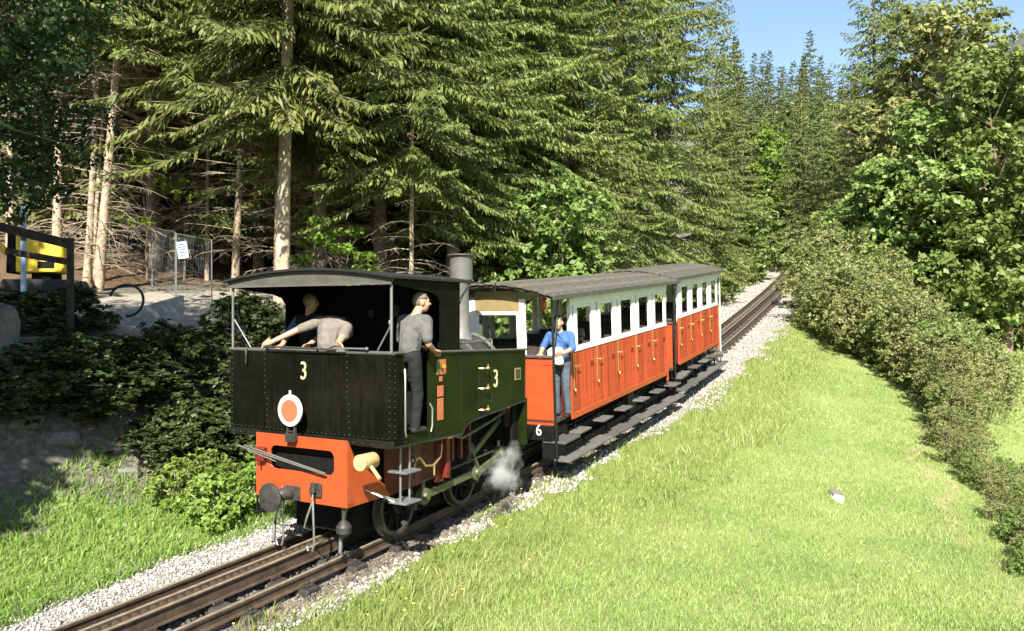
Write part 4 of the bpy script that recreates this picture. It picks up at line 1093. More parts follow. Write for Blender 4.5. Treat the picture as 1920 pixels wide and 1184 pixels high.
# man in blue shirt and dark vest at the back left of the cab
B = [((-.80,.86,2.32),(-.70,.88,2.32),.12,.12,tr)]
for sx in (-1, 1): B += [((-.75+sx*.08,.87,2.30),(-.75+sx*.10,.87,1.90),.09,.068,tr), ((-.75+sx*.10,.87,1.90),(-.75+sx*.10,.87,1.54),.066,.056,tr), ((-.75+sx*.10,.87,1.50),(-.75+sx*.1,1.0,1.495),.045,.036,bo)]
B += [((-.75,.87,2.42),(-.76,.86,2.58),.140,.155,4), ((-.84,.86,2.68),(-.68,.86,2.68),.125,.125,4), ((-.92,.86,2.755),(-.60,.86,2.755),.070,.070,4), ((-.76,.86,2.78),(-.76,.86,2.88),.056,.054,sk),
      ((-.95,.86,2.745),(-1.06,.78,2.55),.068,.060,sh), ((-1.06,.78,2.55),(-1.00,.62,2.42),.046,.032,sk), ((-.58,.86,2.745),(-.50,.80,2.54),.068,.060,sh), ((-.50,.80,2.54),(-.52,.62,2.44),.046,.032,sk)]
hand(B, (-1.0,.62,2.42), (.2,-1,-.3), (-1,0,0), (0,0,-1), sk)
hand(B, (-.52,.62,2.44), (-.2,-1,-.3), (1,0,0), (0,0,-1), sk)
person(LM, (-.75,.87,1.46), B, (-.75,.88,2.965), R(-70), 'man in blue shirt and dark vest at the far left of the cab', [K['skin'],K['bluecloth'],K['trouser'],K['boot'],K['vest']], K['hairgrey'])
# conductor on the coach platform (coach coordinates), facing the camera
B = [((.92,.36,1.72),(1.04,.36,1.72),.115,.115,tr)]
for sx in (-1, 1): B += [((.98+sx*.08,.36,1.70),(.98+sx*.09,.34,1.30),.09,.068,tr), ((.98+sx*.09,.34,1.30),(.98+sx*.10,.38,.92),.066,.058,tr), ((.98+sx*.10,.38,.885),(.98+sx*.12,.24,.88),.045,.036,bo)]
B += [((.98,.36,1.82),(.98,.35,2.0),.135,.15,sh), ((.90,.35,2.10),(1.06,.35,2.10),.125,.125,sh), ((.81,.36,2.19),(1.15,.36,2.19),.07,.07,sh), ((.98,.36,2.2),(.98,.34,2.30),.056,.054,sk),
      ((.79,.36,2.18),(.70,.28,1.98),.068,.06,sh), ((.70,.28,1.98),(.74,.10,1.90),.046,.032,sk), ((1.17,.36,2.18),(1.24,.26,1.98),.068,.06,sh), ((1.24,.26,1.98),(1.14,.12,1.92),.046,.032,sk)]
hand(B, (.74,.10,1.90), (.6,-1,-.1), (-.6,-.2,0), (0,0,-1), sk)
hand(B, (1.14,.12,1.92), (-1,-.4,-.1), (0,-.4,1), (0,.5,-1), sk)
con = person(C1M @ Matrix.Translation((.075,.0,0)), (.98,.36,.842), B, (.98,.30,2.40), R(195), 'conductor in blue shirt standing on the nearer coach platform', [K['skin'],K['bluecloth'],K['jeans'],K['boot']], K['hairdark'])
bg_ = MB().prism([(.86,1.74),(1.10,1.72),(1.12,1.96),(1.06,2.01),(.92,2.01),(.85,1.96)], 'y', .10, .22).o('shoulder_bag', K['whitebag'], None, bev=.02, smooth=True)
MB().tube([(1.10,.20,1.98),(1.09,.23,2.12),(.98,.25,2.25)], .012, 6).o('strap', K['bluecloth'], bg_)
bg_.matrix_world = C1M @ Matrix.Translation((.075,0,0))
tag(bg_, 'white shoulder bag hanging in front of the conductor', 'bag')
# seated passengers
def seated(M, x, y, z, face, label, shirt, hairm):
    q = Matrix.Rotation(face, 3, 'Z'); P = lambda a, b, c: Vector((x,y,z))+q @ Vector((a,b,c))
    B = [(P(-.06,0,.10),P(.06,0,.10),.12,.12,tr)]
    for sx in (-1, 1):
        B += [(P(sx*.08,0,.09),P(sx*.09,.38,.10),.085,.066,tr), (P(sx*.09,.38,.10),P(sx*.09,.36,-.30),.062,.05,tr), (P(sx*.09,.36,-.33),P(sx*.09,.50,-.34),.042,.035,bo),
              (P(sx*.17,0,.55),P(sx*.22,.10,.32),.066,.056,sh), (P(sx*.22,.10,.32),P(sx*.10,.30,.24),.044,.031,sk)]
        hand(B, P(sx*.10,.30,.24), q @ Vector((-sx*.3,1,-.1)), q @ Vector((sx,.2,0)), (0,0,-1), sk)
    B += [(P(0,0,.2),P(0,0,.38),.13,.145,sh), (P(-.08,0,.46),P(.08,0,.46),.12,.12,sh), (P(-.16,0,.555),P(.16,0,.555),.068,.068,sh), (P(0,0,.57),P(0,.01,.66),.054,.052,sk)]
    return person(M, (x,y,z-.36), B, P(0,.02,.765), face, label, [K['skin'],shirt,K['trouser'],K['boot']], hairm)
seated(C1M, .10, .92, 1.27, R(180), 'passenger sitting behind the end window of the nearer coach', K['vest'], K['hairdark'])
seated(C1M, .70, 2.02, 1.27, R(0), 'passenger sitting by the second window of the nearer coach', K['teelight'], K['hairgrey'])
seated(C2M, .70, 1.75, 1.27, R(0), 'passenger sitting in the farther coach near its middle window', K['bluecloth'], K['hairdark'])
seated(C2M, .68, 2.80, 1.27, R(0), 'passenger sitting toward the uphill end of the farther coach', K['whitebag'], K['hairgrey'])

# steam leaking from the cylinder
def steam():
    c = LM @ Vector((1.22, 2.48, .68))
    m = bpy.data.materials.new('steam'); m.use_nodes = True
    nt = m.node_tree; N = nt.nodes; L = nt.links; N.remove(N['Principled BSDF'])
    pv = N.new('ShaderNodeVolumePrincipled'); pv.inputs['Color'].default_value = (.95,.96,.97,1); pv.inputs['Anisotropy'].default_value = .2
    tc = N.new('ShaderNodeTexCoord')
    ln_ = N.new('ShaderNodeVectorMath'); ln_.operation = 'LENGTH'
    nz = N.new('ShaderNodeTexNoise'); nz.inputs['Scale'].default_value = 1.7; nz.inputs['Detail'].default_value = 8; nz.inputs['Roughness'].default_value = .65
    L.new(tc.outputs['Object'], ln_.inputs[0]); L.new(tc.outputs['Object'], nz.inputs['Vector'])
    sb_ = N.new('ShaderNodeMath'); sb_.operation = 'SUBTRACT'; sb_.inputs[0].default_value = .75; L.new(ln_.outputs['Value'], sb_.inputs[1])
    ad = N.new('ShaderNodeMath'); ad.operation = 'MULTIPLY_ADD'; L.new(nz.outputs['Fac'], ad.inputs[0]); ad.inputs[1].default_value = 3.4
    a2 = N.new('ShaderNodeMath'); a2.operation = 'SUBTRACT'; L.new(sb_.outputs[0], a2.inputs[0]); a2.inputs[1].default_value = 1.88
    L.new(a2.outputs[0], ad.inputs[2])
    cl = N.new('ShaderNodeMath'); cl.operation = 'MULTIPLY'; cl.use_clamp = False; L.new(ad.outputs[0], cl.inputs[0]); cl.inputs[1].default_value = 9
    mxm = N.new('ShaderNodeMath'); mxm.operation = 'MAXIMUM'; L.new(cl.outputs[0], mxm.inputs[0]); mxm.inputs[1].default_value = 0
    L.new(mxm.outputs[0], pv.inputs['Density']); L.new(pv.outputs[0], N['Material Output'].inputs['Volume'])
    o = MB().ell((0,0,0), 1, 1, 1, 16, 10).o('steam_puff', m, None)
    o.location = c; o.scale = (.30,.56,.48); o.rotation_euler = (R(20),0,-YAW)
    tag(o, 'white puff of steam beside the locomotive cylinder', 'steam', kind='stuff')
steam()
# ------------------------------------------------------------------ vegetation meshes
ORD = ['first','second','third','fourth','fifth','sixth','seventh','eighth','ninth','tenth','eleventh','twelfth','thirteenth','fourteenth','fifteenth','sixteenth','seventeenth','eighteenth','nineteenth','twentieth']
def nth(i):
    i += 1
    if i <= 20: return ORD[i-1]
    t, u = ('twenty','thirty','forty','fifty','sixty','seventy','eighty','ninety')[i//10-2], i % 10
    return t+'-'+ORD[u-1] if u else t[:-1]+'ieth'
def relabel(objs, fmt):
    key = lambda o: (o.location.x/max(o.location.y, .1))
    for i, o in enumerate(sorted(objs, key=key)): o['label'] = fmt % nth(i)
def quads_mesh(name, C, D, Wd, matr):
    """leaf-shaped quads: C base points, D length vectors, Wd half-width vectors"""
    n = len(C)
    Vv = np.stack([C, C+D*.45+Wd, C+D, C+D*.45-Wd], 1).reshape(-1, 3)
    me = mesh_np(name, Vv, np.full(n, 4), np.arange(n*4))
    me.materials.append(matr); return me
def unit(a): return a/np.maximum(np.linalg.norm(a, axis=-1, keepdims=True), 1e-9)

def spruce_crown(seed, H, base, Rm, step=.27, sp=.105, wid=.026, droop=.46, kk=4, matr='spruce', lshort=1.0, thin=13.):
    r = np.random.default_rng(seed); Cs, Ds, Ws = [], [], []; wood = MB()
    z = base
    while z < H-.15:
        f = (z-base)/(H-base); nb_ = r.integers(4, 7) if f < .85 else 4
        dens = 1. if z < thin else 2.2
        a0 = r.random()*6.28
        for b in range(nb_):
            a = a0+6.28*b/nb_+r.normal(0, .25); Lb = (Rm*(1-f)**.72+.18)*(.45+.68*r.random()**.8)
            if f < .06: Lb *= .8
            rad = np.array([math.cos(a), math.sin(a), 0.]); tan = np.array([-math.sin(a), math.cos(a), 0.])
            rise = -.06+.55*f+.12*r.normal(); dr = droop*(1-.55*f)*(.75+.5*r.random())
            n = max(3, int(Lb/(sp*dens)))
            t = (np.arange(n)+r.random(n)*.8)/n; t = .10+.9*np.clip(t, 0, 1)
            zz = Lb*(rise*t-dr*1.7*t**1.6+.30*dr*3*t**3.2)
            bend = r.normal(0, .12)
            P = np.array([0,0,z+r.normal(0,.1)])+rad*(Lb*t)[:, None]+tan*(bend*Lb*t*t)[:, None]; P[:, 2] += zz
            if Lb > 1.2 and z < 13: wood.tube([P[i] for i in range(0, n, max(1, n//4))], [.022*(1-.8*q/5) for q in range(len(range(0, n, max(1, n//4))))], 3, False)
            for sg in (-1, 1):
                ll = (.16+.26*Lb*(1-t)**.8*np.minimum(1, t*3))*(.6+.7*r.random(n))*lshort
                ll = np.clip(ll, .10, .75)*(1+.25*(dens-1))
                for q in range(kk):
                    u = q/kk
                    d = rad*(.42+.25*r.random(n))[:, None]+tan*(sg*(.75-.1*q))+r.normal(0, .22, (n,3)); d[:, 2] -= .42+.35*r.random(n)+.22*q
                    d = unit(d)
                    c = P+unit(rad*.5+tan*sg*.8+np.array([0,0,-.35]))*(ll*u)[:, None]*.9
                    D = d*(ll*(1-.4*u)*(.42+.28*r.random(n)))[:, None]
                    w = unit(np.cross(d, r.normal(0, 1, (n,3))+np.array([0,0,1.2])))*(wid*(.8+.5*r.random(n))*(1+.5*(dens-1)))[:, None]
                    Cs.append(c); Ds.append(D); Ws.append(w)
            d = r.normal(0, .25, (n,3))+rad*.55; d[:, 2] -= .15; d = unit(d)
            Cs.append(P); Ds.append(d*(.20+.15*r.random(n))[:, None]); Ws.append(unit(np.cross(d, np.array([0,0,1.])+r.normal(0,.4,(n,3))))*wid*1.05)
        z += step*(.75+.5*r.random())*(1 if z < thin else 1.25)
    me = quads_mesh('crown', np.concatenate(Cs), np.concatenate(Ds), np.concatenate(Ws), K[matr])
    wm = wood.mesh('boughs', K['barkdark']) if wood.V else None
    return me, wm
def trunk_mesh(seed, H, r0, matr, wob=.10, n=10):
    r = random.Random(seed); pts = []; rs = []
    for k in range(9):
        f = k/8; pts.append((wob*math.sin(f*5+seed)*f, wob*math.cos(f*4+seed*2)*f, -.5+f*(H+.5))); rs.append(r0*(1-f)**.8*(1.35 if k == 0 else 1.)+.012)
    return MB().tube(pts, rs, n).mesh('trunk', K[matr], smooth=True)
def dead_branches(seed, z0, z1, L0=1.7, cnt=46):
    r = random.Random(seed); m = MB()
    for k in range(cnt):
        z = z0+(z1-z0)*r.random(); a = r.random()*6.28; L = L0*(.4+.7*r.random()); dz = r.uniform(-.45,.05)
        d = Vector((math.cos(a), math.sin(a), 0)); pts = []
        for i in range(5):
            t = i/4; pts.append(d*(L*t)+Vector((0,0,z+L*(.12*t+dz*t*t)))+Vector((r.gauss(0,.03),r.gauss(0,.03),0))*t)
        m.tube(pts, [.016,.013,.010,.007,.004], 3, False)
        for q in range(9):
            t = .25+.75*r.random(); i = min(3, int(t*4)); p = pts[i].lerp(pts[i+1], t*4-i)
            e = (d*r.uniform(.1,.7)+Vector((-d.y,d.x,0))*r.choice((-1,1))*r.uniform(.4,1)+Vector((0,0,r.uniform(-.7,.1)))).normalized()*r.uniform(.2,.55)
            m.tube([p, p+e*.5+Vector((0,0,.02)), p+e], [.006,.005,.003], 3, False)
    return m.mesh('dead_branches', K['deadtwig'])

def leaf_cloud(seed, lobes, n, size, matr, hang=.3, shell=.55, clump=None, name='crown'):
    """leaves in clumps spread through several uneven lobes: (cx,cy,cz,rx,ry,rz)"""
    r = np.random.default_rng(seed); Cs = []; Ns = []
    vol = np.array([l[3]*l[4]*l[5] for l in lobes])**.75; vol /= vol.sum()
    per = clump or 26
    for l, f in zip(lobes, vol):
        m = max(1, int(n*f/per))
        u = unit(r.normal(0, 1, (m,3))); rad = (shell+(1-shell)*r.random(m)**.6)*(1+.16*r.normal(size=m))
        cc = np.array(l[:3])+u*rad[:, None]*np.array(l[3:])
        cr = (.16+.22*r.random(m))*np.mean(l[3:])*.55
        k = per
        o = r.normal(0, .5, (m,k,3))*cr[:, None, None]*np.array([1,1,.6])
        Cs.append((cc[:, None]+o).reshape(-1,3)); Ns.append(np.repeat(u, k, 0))
    C = np.concatenate(Cs); U = np.concatenate(Ns); n = len(C)
    nr = unit(U*.7+np.array([0,0,.6])+r.normal(0, .6, (n,3)))
    d = unit(np.cross(nr, r.normal(0, 1, (n,3)))); d[:, 2] -= hang; d = unit(d)
    w = unit(np.cross(nr, d)); sz = size*(.6+.8*r.random(n))
    return quads_mesh(name, C, d*sz[:, None], w*(sz*.36)[:, None], K[matr])
def limb_mesh(seed, H, r0, lobes, matr='barkdark', name='trunk'):
    r = random.Random(seed); m = MB(); top = Vector((0,0,H*.55))
    m.tube([(0,0,-.4),(.03*H*.3,0,H*.25),tuple(top)], [r0*1.25,r0*.85,r0*.55], 9, False)
    for l in lobes:
        st = Vector((0,0,H*r.uniform(.22,.5))); e = Vector(l[:3]); md_ = st.lerp(e,.5)+Vector((0,0,.1*H*r.uniform(-.3,.6)))
        m.tube([st, md_, e], [r0*.42,r0*.25,r0*.08], 6, False)
        for q in range(3):
            e2 = e+Vector((r.gauss(0,.6)*l[3],r.gauss(0,.6)*l[4],r.gauss(0,.5)*l[5])); m.tube([md_.lerp(e,.5), e2], [r0*.13,r0*.03], 4, False)
    return m.mesh(name, K[matr], smooth=True)
def rlobes(seed, n, R0, z0, z1, s=.42):
    r = random.Random(seed); out = []
    for k in range(n):
        z = z0+(z1-z0)*(k+.5)/n; f = (z-z0)/(z1-z0); rr = R0*math.sin(math.pi*(.18+.74*f))**.8; a = k*2.4+r.random()
        q = rr*r.uniform(.35,.8); sz = R0*s*r.uniform(.8,1.25)
        out.append((q*math.cos(a), q*math.sin(a), z, sz, sz, sz*.8))
    return out

SP = {}
SP['mid'] = spruce_crown(21, 24, 4.2, 3.7, thin=10.)
SP['high'] = spruce_crown(22, 25, 7.2, 3.2, thin=11.)
SP['full'] = spruce_crown(23, 26, 1.2, 4.3, step=.32, thin=14.)
SP['full2'] = spruce_crown(27, 24, 2.4, 3.9, step=.31, droop=.26, thin=14.)
SP['young'] = spruce_crown(24, 11, .4, 2.3, step=.26, sp=.11, wid=.026)
SP['far'] = spruce_crown(25, 19, 1.5, 3.4, step=.48, sp=.24, wid=.10, kk=2, matr='sprucefar', lshort=1.35, thin=99)
SP['far2'] = spruce_crown(26, 22, 3.0, 3.1, step=.50, sp=.24, wid=.10, kk=2, matr='sprucefar', lshort=1.3, thin=99)
SP['back'] = spruce_crown(28, 22, 1.6, 3.6, step=.50, sp=.22, wid=.075, kk=2, lshort=1.35, thin=99)
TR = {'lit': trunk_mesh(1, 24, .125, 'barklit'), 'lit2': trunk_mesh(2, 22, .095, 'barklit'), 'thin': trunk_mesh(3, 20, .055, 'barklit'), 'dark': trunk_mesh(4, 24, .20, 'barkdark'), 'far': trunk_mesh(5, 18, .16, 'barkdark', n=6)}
DB = {'a': dead_branches(1, .6, 8.5, 2.1, 85), 'b': dead_branches(2, .8, 7.5, 1.7, 65), 'c': dead_branches(3, 1.2, 9.0, 2.1, 75)}
CH = {'mid':24,'high':25,'full':26,'full2':24,'young':11,'far':19,'far2':22,'back':22}; TH = {'lit':24,'lit2':22,'thin':20,'dark':24,'far':18}
def tree(name, loc, crown, trunk, label, group=None, dead=None, rz=0., sc=1., lean=(0,0), szc=1.):
    t = empty(name, loc, (lean[0], lean[1], 0)); t.scale = (sc, sc, sc*szc)
    inst('trunk', TR[trunk], t, (0,0,0), (0,0,rz), (1,1,CH.get(crown,17)/TH[trunk]*.97))
    if crown:
        co = inst('crown', SP[crown][0], t, (0,0,0), (0,0,rz))
        if SP[crown][1] is not None: tag(inst('boughs', SP[crown][1], co), kind='stuff')
    if dead: tag(inst('dead_branches', DB[dead], t, (0,0,0), (0,0,rz*1.7)), kind='stuff')
    tag(t, label, 'tree', group); return t
def at(px, Y): return ((px-960)/1500*Y, Y)
def tree_at(px, Y, *a, **k):
    x, y = at(px, Y); return tree('spruce_tree', (x, y, gz(x, y)), *a, **k)
G1 = 'front row of spruces along the forest edge'
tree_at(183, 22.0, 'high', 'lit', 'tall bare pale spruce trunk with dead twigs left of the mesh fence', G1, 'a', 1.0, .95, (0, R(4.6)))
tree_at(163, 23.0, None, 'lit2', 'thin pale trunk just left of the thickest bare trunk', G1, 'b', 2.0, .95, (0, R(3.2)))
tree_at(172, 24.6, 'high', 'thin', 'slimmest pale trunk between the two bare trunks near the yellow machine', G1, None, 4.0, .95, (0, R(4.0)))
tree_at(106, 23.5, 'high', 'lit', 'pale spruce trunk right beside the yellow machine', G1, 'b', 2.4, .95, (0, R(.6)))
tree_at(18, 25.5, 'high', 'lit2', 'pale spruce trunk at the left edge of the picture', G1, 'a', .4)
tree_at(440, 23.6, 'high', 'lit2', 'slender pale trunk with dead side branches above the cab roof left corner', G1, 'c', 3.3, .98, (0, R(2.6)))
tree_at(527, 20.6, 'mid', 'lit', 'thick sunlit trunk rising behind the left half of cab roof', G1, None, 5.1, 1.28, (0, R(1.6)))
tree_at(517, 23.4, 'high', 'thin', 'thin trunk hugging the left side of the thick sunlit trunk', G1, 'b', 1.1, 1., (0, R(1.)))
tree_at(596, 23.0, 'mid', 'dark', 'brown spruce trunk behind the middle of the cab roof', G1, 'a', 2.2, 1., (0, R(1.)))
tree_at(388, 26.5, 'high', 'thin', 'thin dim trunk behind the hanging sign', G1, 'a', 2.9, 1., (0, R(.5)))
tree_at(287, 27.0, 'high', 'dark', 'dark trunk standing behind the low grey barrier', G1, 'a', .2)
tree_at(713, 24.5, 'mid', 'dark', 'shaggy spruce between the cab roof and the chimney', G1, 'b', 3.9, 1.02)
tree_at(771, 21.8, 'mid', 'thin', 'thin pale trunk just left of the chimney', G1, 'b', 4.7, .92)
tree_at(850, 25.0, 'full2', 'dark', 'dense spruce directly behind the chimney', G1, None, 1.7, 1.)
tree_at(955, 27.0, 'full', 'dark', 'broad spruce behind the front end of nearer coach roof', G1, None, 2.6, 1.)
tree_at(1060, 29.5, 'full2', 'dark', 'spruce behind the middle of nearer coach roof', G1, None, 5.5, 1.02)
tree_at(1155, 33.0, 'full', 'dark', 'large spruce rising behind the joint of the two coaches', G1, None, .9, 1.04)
tree_at(1238, 38.0, 'full2', 'dark', 'spruce with its branch tips against the sky, right of the forest front', G1, None, 3.6, 1.12)
tree_at(1120, 27.5, 'young', 'thin', 'young spruce just behind the nearer coach roof', G1, None, 4.1, .8)
tree_at(1320, 41.0, 'young', 'thin', 'young bushy spruce above the farther coach roof', G1, None, 1.3, 1.0)
tree_at(1345, 48.0, 'full2', 'dark', 'slim spruce beside the sky gap', G1, None, 2.3, .80)
tree_at(640, 27.5, 'full2', 'dark', 'dense spruce filling the gap behind the thick sunlit trunk', G1, None, 2.8, 1.05)
tree_at(800, 29.5, 'full', 'dark', 'tall dense spruce left behind the chimney', G1, None, 3.1, 1.0)
G2 = 'dim spruces deeper in the forest'
lab2 = 'dim spruce standing deeper in the forest behind the front row'
rr = random.Random(5); _l = []
for px, Y in ((-60,31),(60,30),(140,29),(230,30),(330,31),(420,30),(490,29),(560,31),(690,32),(760,34),(900,34),(1000,35),(1090,38),(60,37),(200,38),(330,39),(460,38),(590,38),(-20,44),(130,46),(290,46),(420,47),(560,46),(700,44),(850,43),(980,45),(-120,36),(1010,40),(0,33),(100,33.5),(180,32),(270,33),(375,34),(455,33),(525,34),(620,33),(250,36),(80,40),(390,42),(510,42)):
    _l.append(tree_at(px+rr.uniform(-12,12), Y, 'back' if Y < 42 else 'far2', 'far', lab2, G2, None, rr.random()*6, .92+.2*rr.random()))
relabel(_l, '%s from the left among the dim spruces behind the front row'); _l = []
G3 = 'distant spruces on the slope ahead'
lab3 = 'distant spruce on the wooded slope beyond the end of the track'
for k, (px, Y, sc) in enumerate(((1390,58,.78),(1415,66,.76),(1440,74,.76),(1470,70,.62),(1500,82,.72),(1530,76,.66),(1545,90,.80),(1575,84,.70),(1600,72,.74),(1455,92,.80),(1520,100,.84),(1585,98,.82),(1420,86,.82),(1625,90,.88),(1485,110,.82),(1560,112,.84),(1610,108,.84),(1400,100,.86),(1660,100,.9),(1375,72,.9),(1700,92,.9),(1360,90,.9),(1440,120,.84),(1525,125,.82),
        (1470,84,.70),(1510,92,.76),(1555,78,.62),(1490,98,.80),(1535,112,.84),(1600,118,.86),(1465,128,.82),(1500,134,.82),(1575,132,.84),(1430,108,.84),(1405,116,.86),(1550,102,.78),(1640,120,.9),(1380,110,.9))):
    _l.append(tree_at(px+rr.uniform(-8,8), Y, ('far','far2','far')[k % 3], 'far', lab3, G3, None, rr.random()*6, sc*rr.uniform(.95,1.12), (R(rr.uniform(-2,2)),R(rr.uniform(-2,2))), rr.uniform(.78,1.02)))
relabel(_l, '%s from the left among the distant spruces on the slope ahead'); _l = []
tree_at(1640, 47.0, 'full2', 'dark', 'tall dark spruce at the left of the big maples', 'spruces at the right of the gap', None, 1.9, .98)
tree_at(1675, 55.0, 'full', 'dark', 'dark spruce top peeking behind the dry-tinged maple', 'spruces at the right of the gap', None, 2.9, 1.05)
for px, Y, sc, lb in ((1500,57,.66,'small spruce standing right where the track disappears'),(1560,60,.72,'mid-sized spruce left of the tall dark spruce')):
    tree_at(px, Y, 'young', 'thin', lb, 'spruces at the right of the gap', None, 1.2, 1.15)

# broadleaf trees on the right
def broad(name, px, Y, H, R0, seed, matr, label, n=26000, size=.24, z0=.12, group=None, xy=None, s=.42, per=26):
    x, y = xy if xy else at(px, Y)
    lob = rlobes(seed, 20, R0, H*z0, H*.97, s)
    t = empty(name, (x, y, gz(x, y)))
    inst('trunk', limb_mesh(seed, H, H*.018, lob, 'barkdark'), t)
    inst('crown', leaf_cloud(seed, lob, n, size, matr, .35, .5, per), t)
    tag(t, label, 'tree', group); return t
G4 = 'broadleaf trees at the right edge'
broad('maple_tree', 1770, 44, 17.5, 4.6, 31, 'mapledry', 'tall maple with dry brownish tinge at the top right', 26000, .27, .25, G4)
broad('maple_tree', 1760, 37, 11.0, 4.2, 32, 'maple', 'green maple below the dry-tinged crown', 30000, .25, .06, G4)
broad('maple_tree', 1885, 35, 13.2, 4.6, 33, 'maple', 'large green maple at the right edge above the lower meadow', 34000, .25, .10, G4)
broad('maple_tree', 1950, 41, 13.4, 5.2, 34, 'maple', 'maple half cut off by the right edge behind the large green one', 24000, .28, .10, G4)
broad('maple_tree', 1660, 41, 8.0, 3.0, 35, 'maple', 'smaller green broadleaf tree right of the track end', 20000, .23, .04, G4)
broad('beech_tree', 1430, 62, 11.0, 2.8, 36, 'sapling', 'bright green broadleaf tree left of the far track', 16000, .24, .10, G4)
for px_, Y_, H_, lb_ in ((1470,88,11,'soft round tree among the distant spruces'),(1545,96,12,'round broadleaf tree right of the middle of far slope'),(1415,78,11,'pale broadleaf tree left on the far slope')):
    broad('beech_tree', px_, Y_, H_, 3.6, int(px_), 'maple', lb_, 5000, .5, .08, G4)
broad('beech_tree', 1385, 52, 5.5, 2.4, 37, 'maple', 'low bushy tree above the far bend of the track', 14000, .2, .02, G4)
broad('beech_tree', 1040, 25, 5.2, 2.3, 38, 'maple', 'leafy green tree just behind the nearer coach roof', 16000, .17, .05, G4)
# dark beech overhanging at the top left, and its neighbours outside the picture that shade the bank
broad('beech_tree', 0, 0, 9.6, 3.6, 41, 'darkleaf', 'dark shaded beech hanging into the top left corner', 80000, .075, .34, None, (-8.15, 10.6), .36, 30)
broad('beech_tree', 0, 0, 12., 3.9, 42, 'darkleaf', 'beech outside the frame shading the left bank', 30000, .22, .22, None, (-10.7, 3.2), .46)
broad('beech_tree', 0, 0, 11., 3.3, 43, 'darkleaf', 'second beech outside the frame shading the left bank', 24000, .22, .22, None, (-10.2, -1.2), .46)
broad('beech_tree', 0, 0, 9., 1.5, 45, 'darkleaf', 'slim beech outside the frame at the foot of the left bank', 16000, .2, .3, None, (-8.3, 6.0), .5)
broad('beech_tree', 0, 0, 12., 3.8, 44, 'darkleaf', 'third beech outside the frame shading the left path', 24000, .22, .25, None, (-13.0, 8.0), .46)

# bright beech saplings under the spruces
def sapling(px, Y, H, seed, label):
    x, y = at(px, Y); r = random.Random(seed); lob = []
    for k in range(7):
        a = r.random()*6.28; q = H*r.uniform(.15,.42); lob.append((q*math.cos(a), q*math.sin(a), H*(.35+.62*k/6), H*.17, H*.17, H*.035))
    t = empty('beech_sapling', (x, y, gz(x, y)))
    inst('trunk', limb_mesh(seed, H, .035, lob), t); inst('crown', leaf_cloud(seed, lob, 1700, .12, 'sapling', .1, .2), t)
    tag(t, label, 'sapling', 'bright beech saplings under the spruces')
sapling(275, 24.5, 4.0, 1, 'bright green sapling left of the hanging sign'); sapling(345, 25.5, 4.6, 2, 'taller bright green sapling behind the fence panel')
sapling(585, 22, 2.4, 3, 'bright green sapling behind the cab roof peak'); sapling(640, 21, 2.4, 4, 'small sapling right of the cab roof peak')

# hedge bushes
BU = {}
def bush_kind(key, seed, Rr, H, n, size, matr, twig='deadtwig'):
    lob = rlobes(seed, 15, Rr*1.05, H*.12, H*.98, .34)
    BU[key] = (leaf_cloud(seed, lob, n, size, matr, .15, .35, 18), limb_mesh(seed, H, .035, lob, twig, 'stems'))
bush_kind('dry', 51, 1.05, 2.4, 8000, .062, 'hedge'); bush_kind('dry2', 52, 1.2, 2.1, 8000, .06, 'hedge'); bush_kind('green', 53, 1.1, 1.9, 7500, .075, 'hedgegreen')
bush_kind('bank', 54, 1.1, 1.7, 9000, .085, 'bush'); bush_kind('bank2', 55, .9, 1.3, 7000, .08, 'bush'); bush_kind('weed', 56, .50, .62, 2600, .062, 'weed')
def bush(loc, kind, sc, rz, label, group, szc=1.):
    t = empty('bush', loc, (0,0,rz)); t.scale = (sc, sc, sc*szc)
    inst('foliage', BU[kind][0], t); inst('stems', BU[kind][1], t)
    tag(t, label, 'bush', group); return t
GH = 'bushes of the hedge right of the meadow'
rr = random.Random(9); f_, b_ = [], []
s = 24.6; k = 0
while s > -3:
    v = float(hedge_v(s))+(.3 if s < 17 else .55 if s < 22 else 1.3)+rr.uniform(-.2,.3)
    sc = float(np.interp(s, [-4,4,9,11.5,14,17,20,23,27], [.30,.30,.30,.36,.58,.88,1.20,1.35,1.2]))*(.88+.24*rr.random())
    kd = ('dry','dry2','green')[k % 3] if s > 12 else ('dry','dry2','green')[k % 3]
    f_.append(bush(gpt(s, v, -.05), kd, sc, rr.random()*6, '', GH))
    if s > 18.5:
        b_.append(bush(gpt(s-.3, v+.6+.5*sc, -.05), ('dry','green','dry2')[k % 3], sc*.9, rr.random()*6, '', GH))
    if s < 11.5:
        for q in range(3): b_.append(bush(gpt(s+rr.uniform(-.3,.3), v+.45+.5*q, -.05), ('dry','dry2','dry','green')[(k+q) % 4], sc*rr.uniform(.7,1.2), rr.random()*6, '', GH))
    s -= max(.55, .80*sc); k += 1
for px, Y, sc in ((1560,31,1.45),(1600,30,1.5),(1640,32,1.7),(1660,28.5,1.4),(1700,27,1.3),(1740,25,1.2),(1765,23,.9),(1785,21.5,.7),(1720,30,1.3),(1752,27.5,1.0),(1772,25,.8),(1680,31,1.5)):
    x, y = at(px, Y); b_.append(bush((x, y, gz(x, y)-.05), ('dry','dry2','green','dry')[int(px) % 4], sc, rr.random()*6, '', GH))
relabel(f_, '%s bush from the left in the front hedge row along the meadow'); relabel(b_, '%s bush from the left in the rear hedge row above the gully')
_l = []
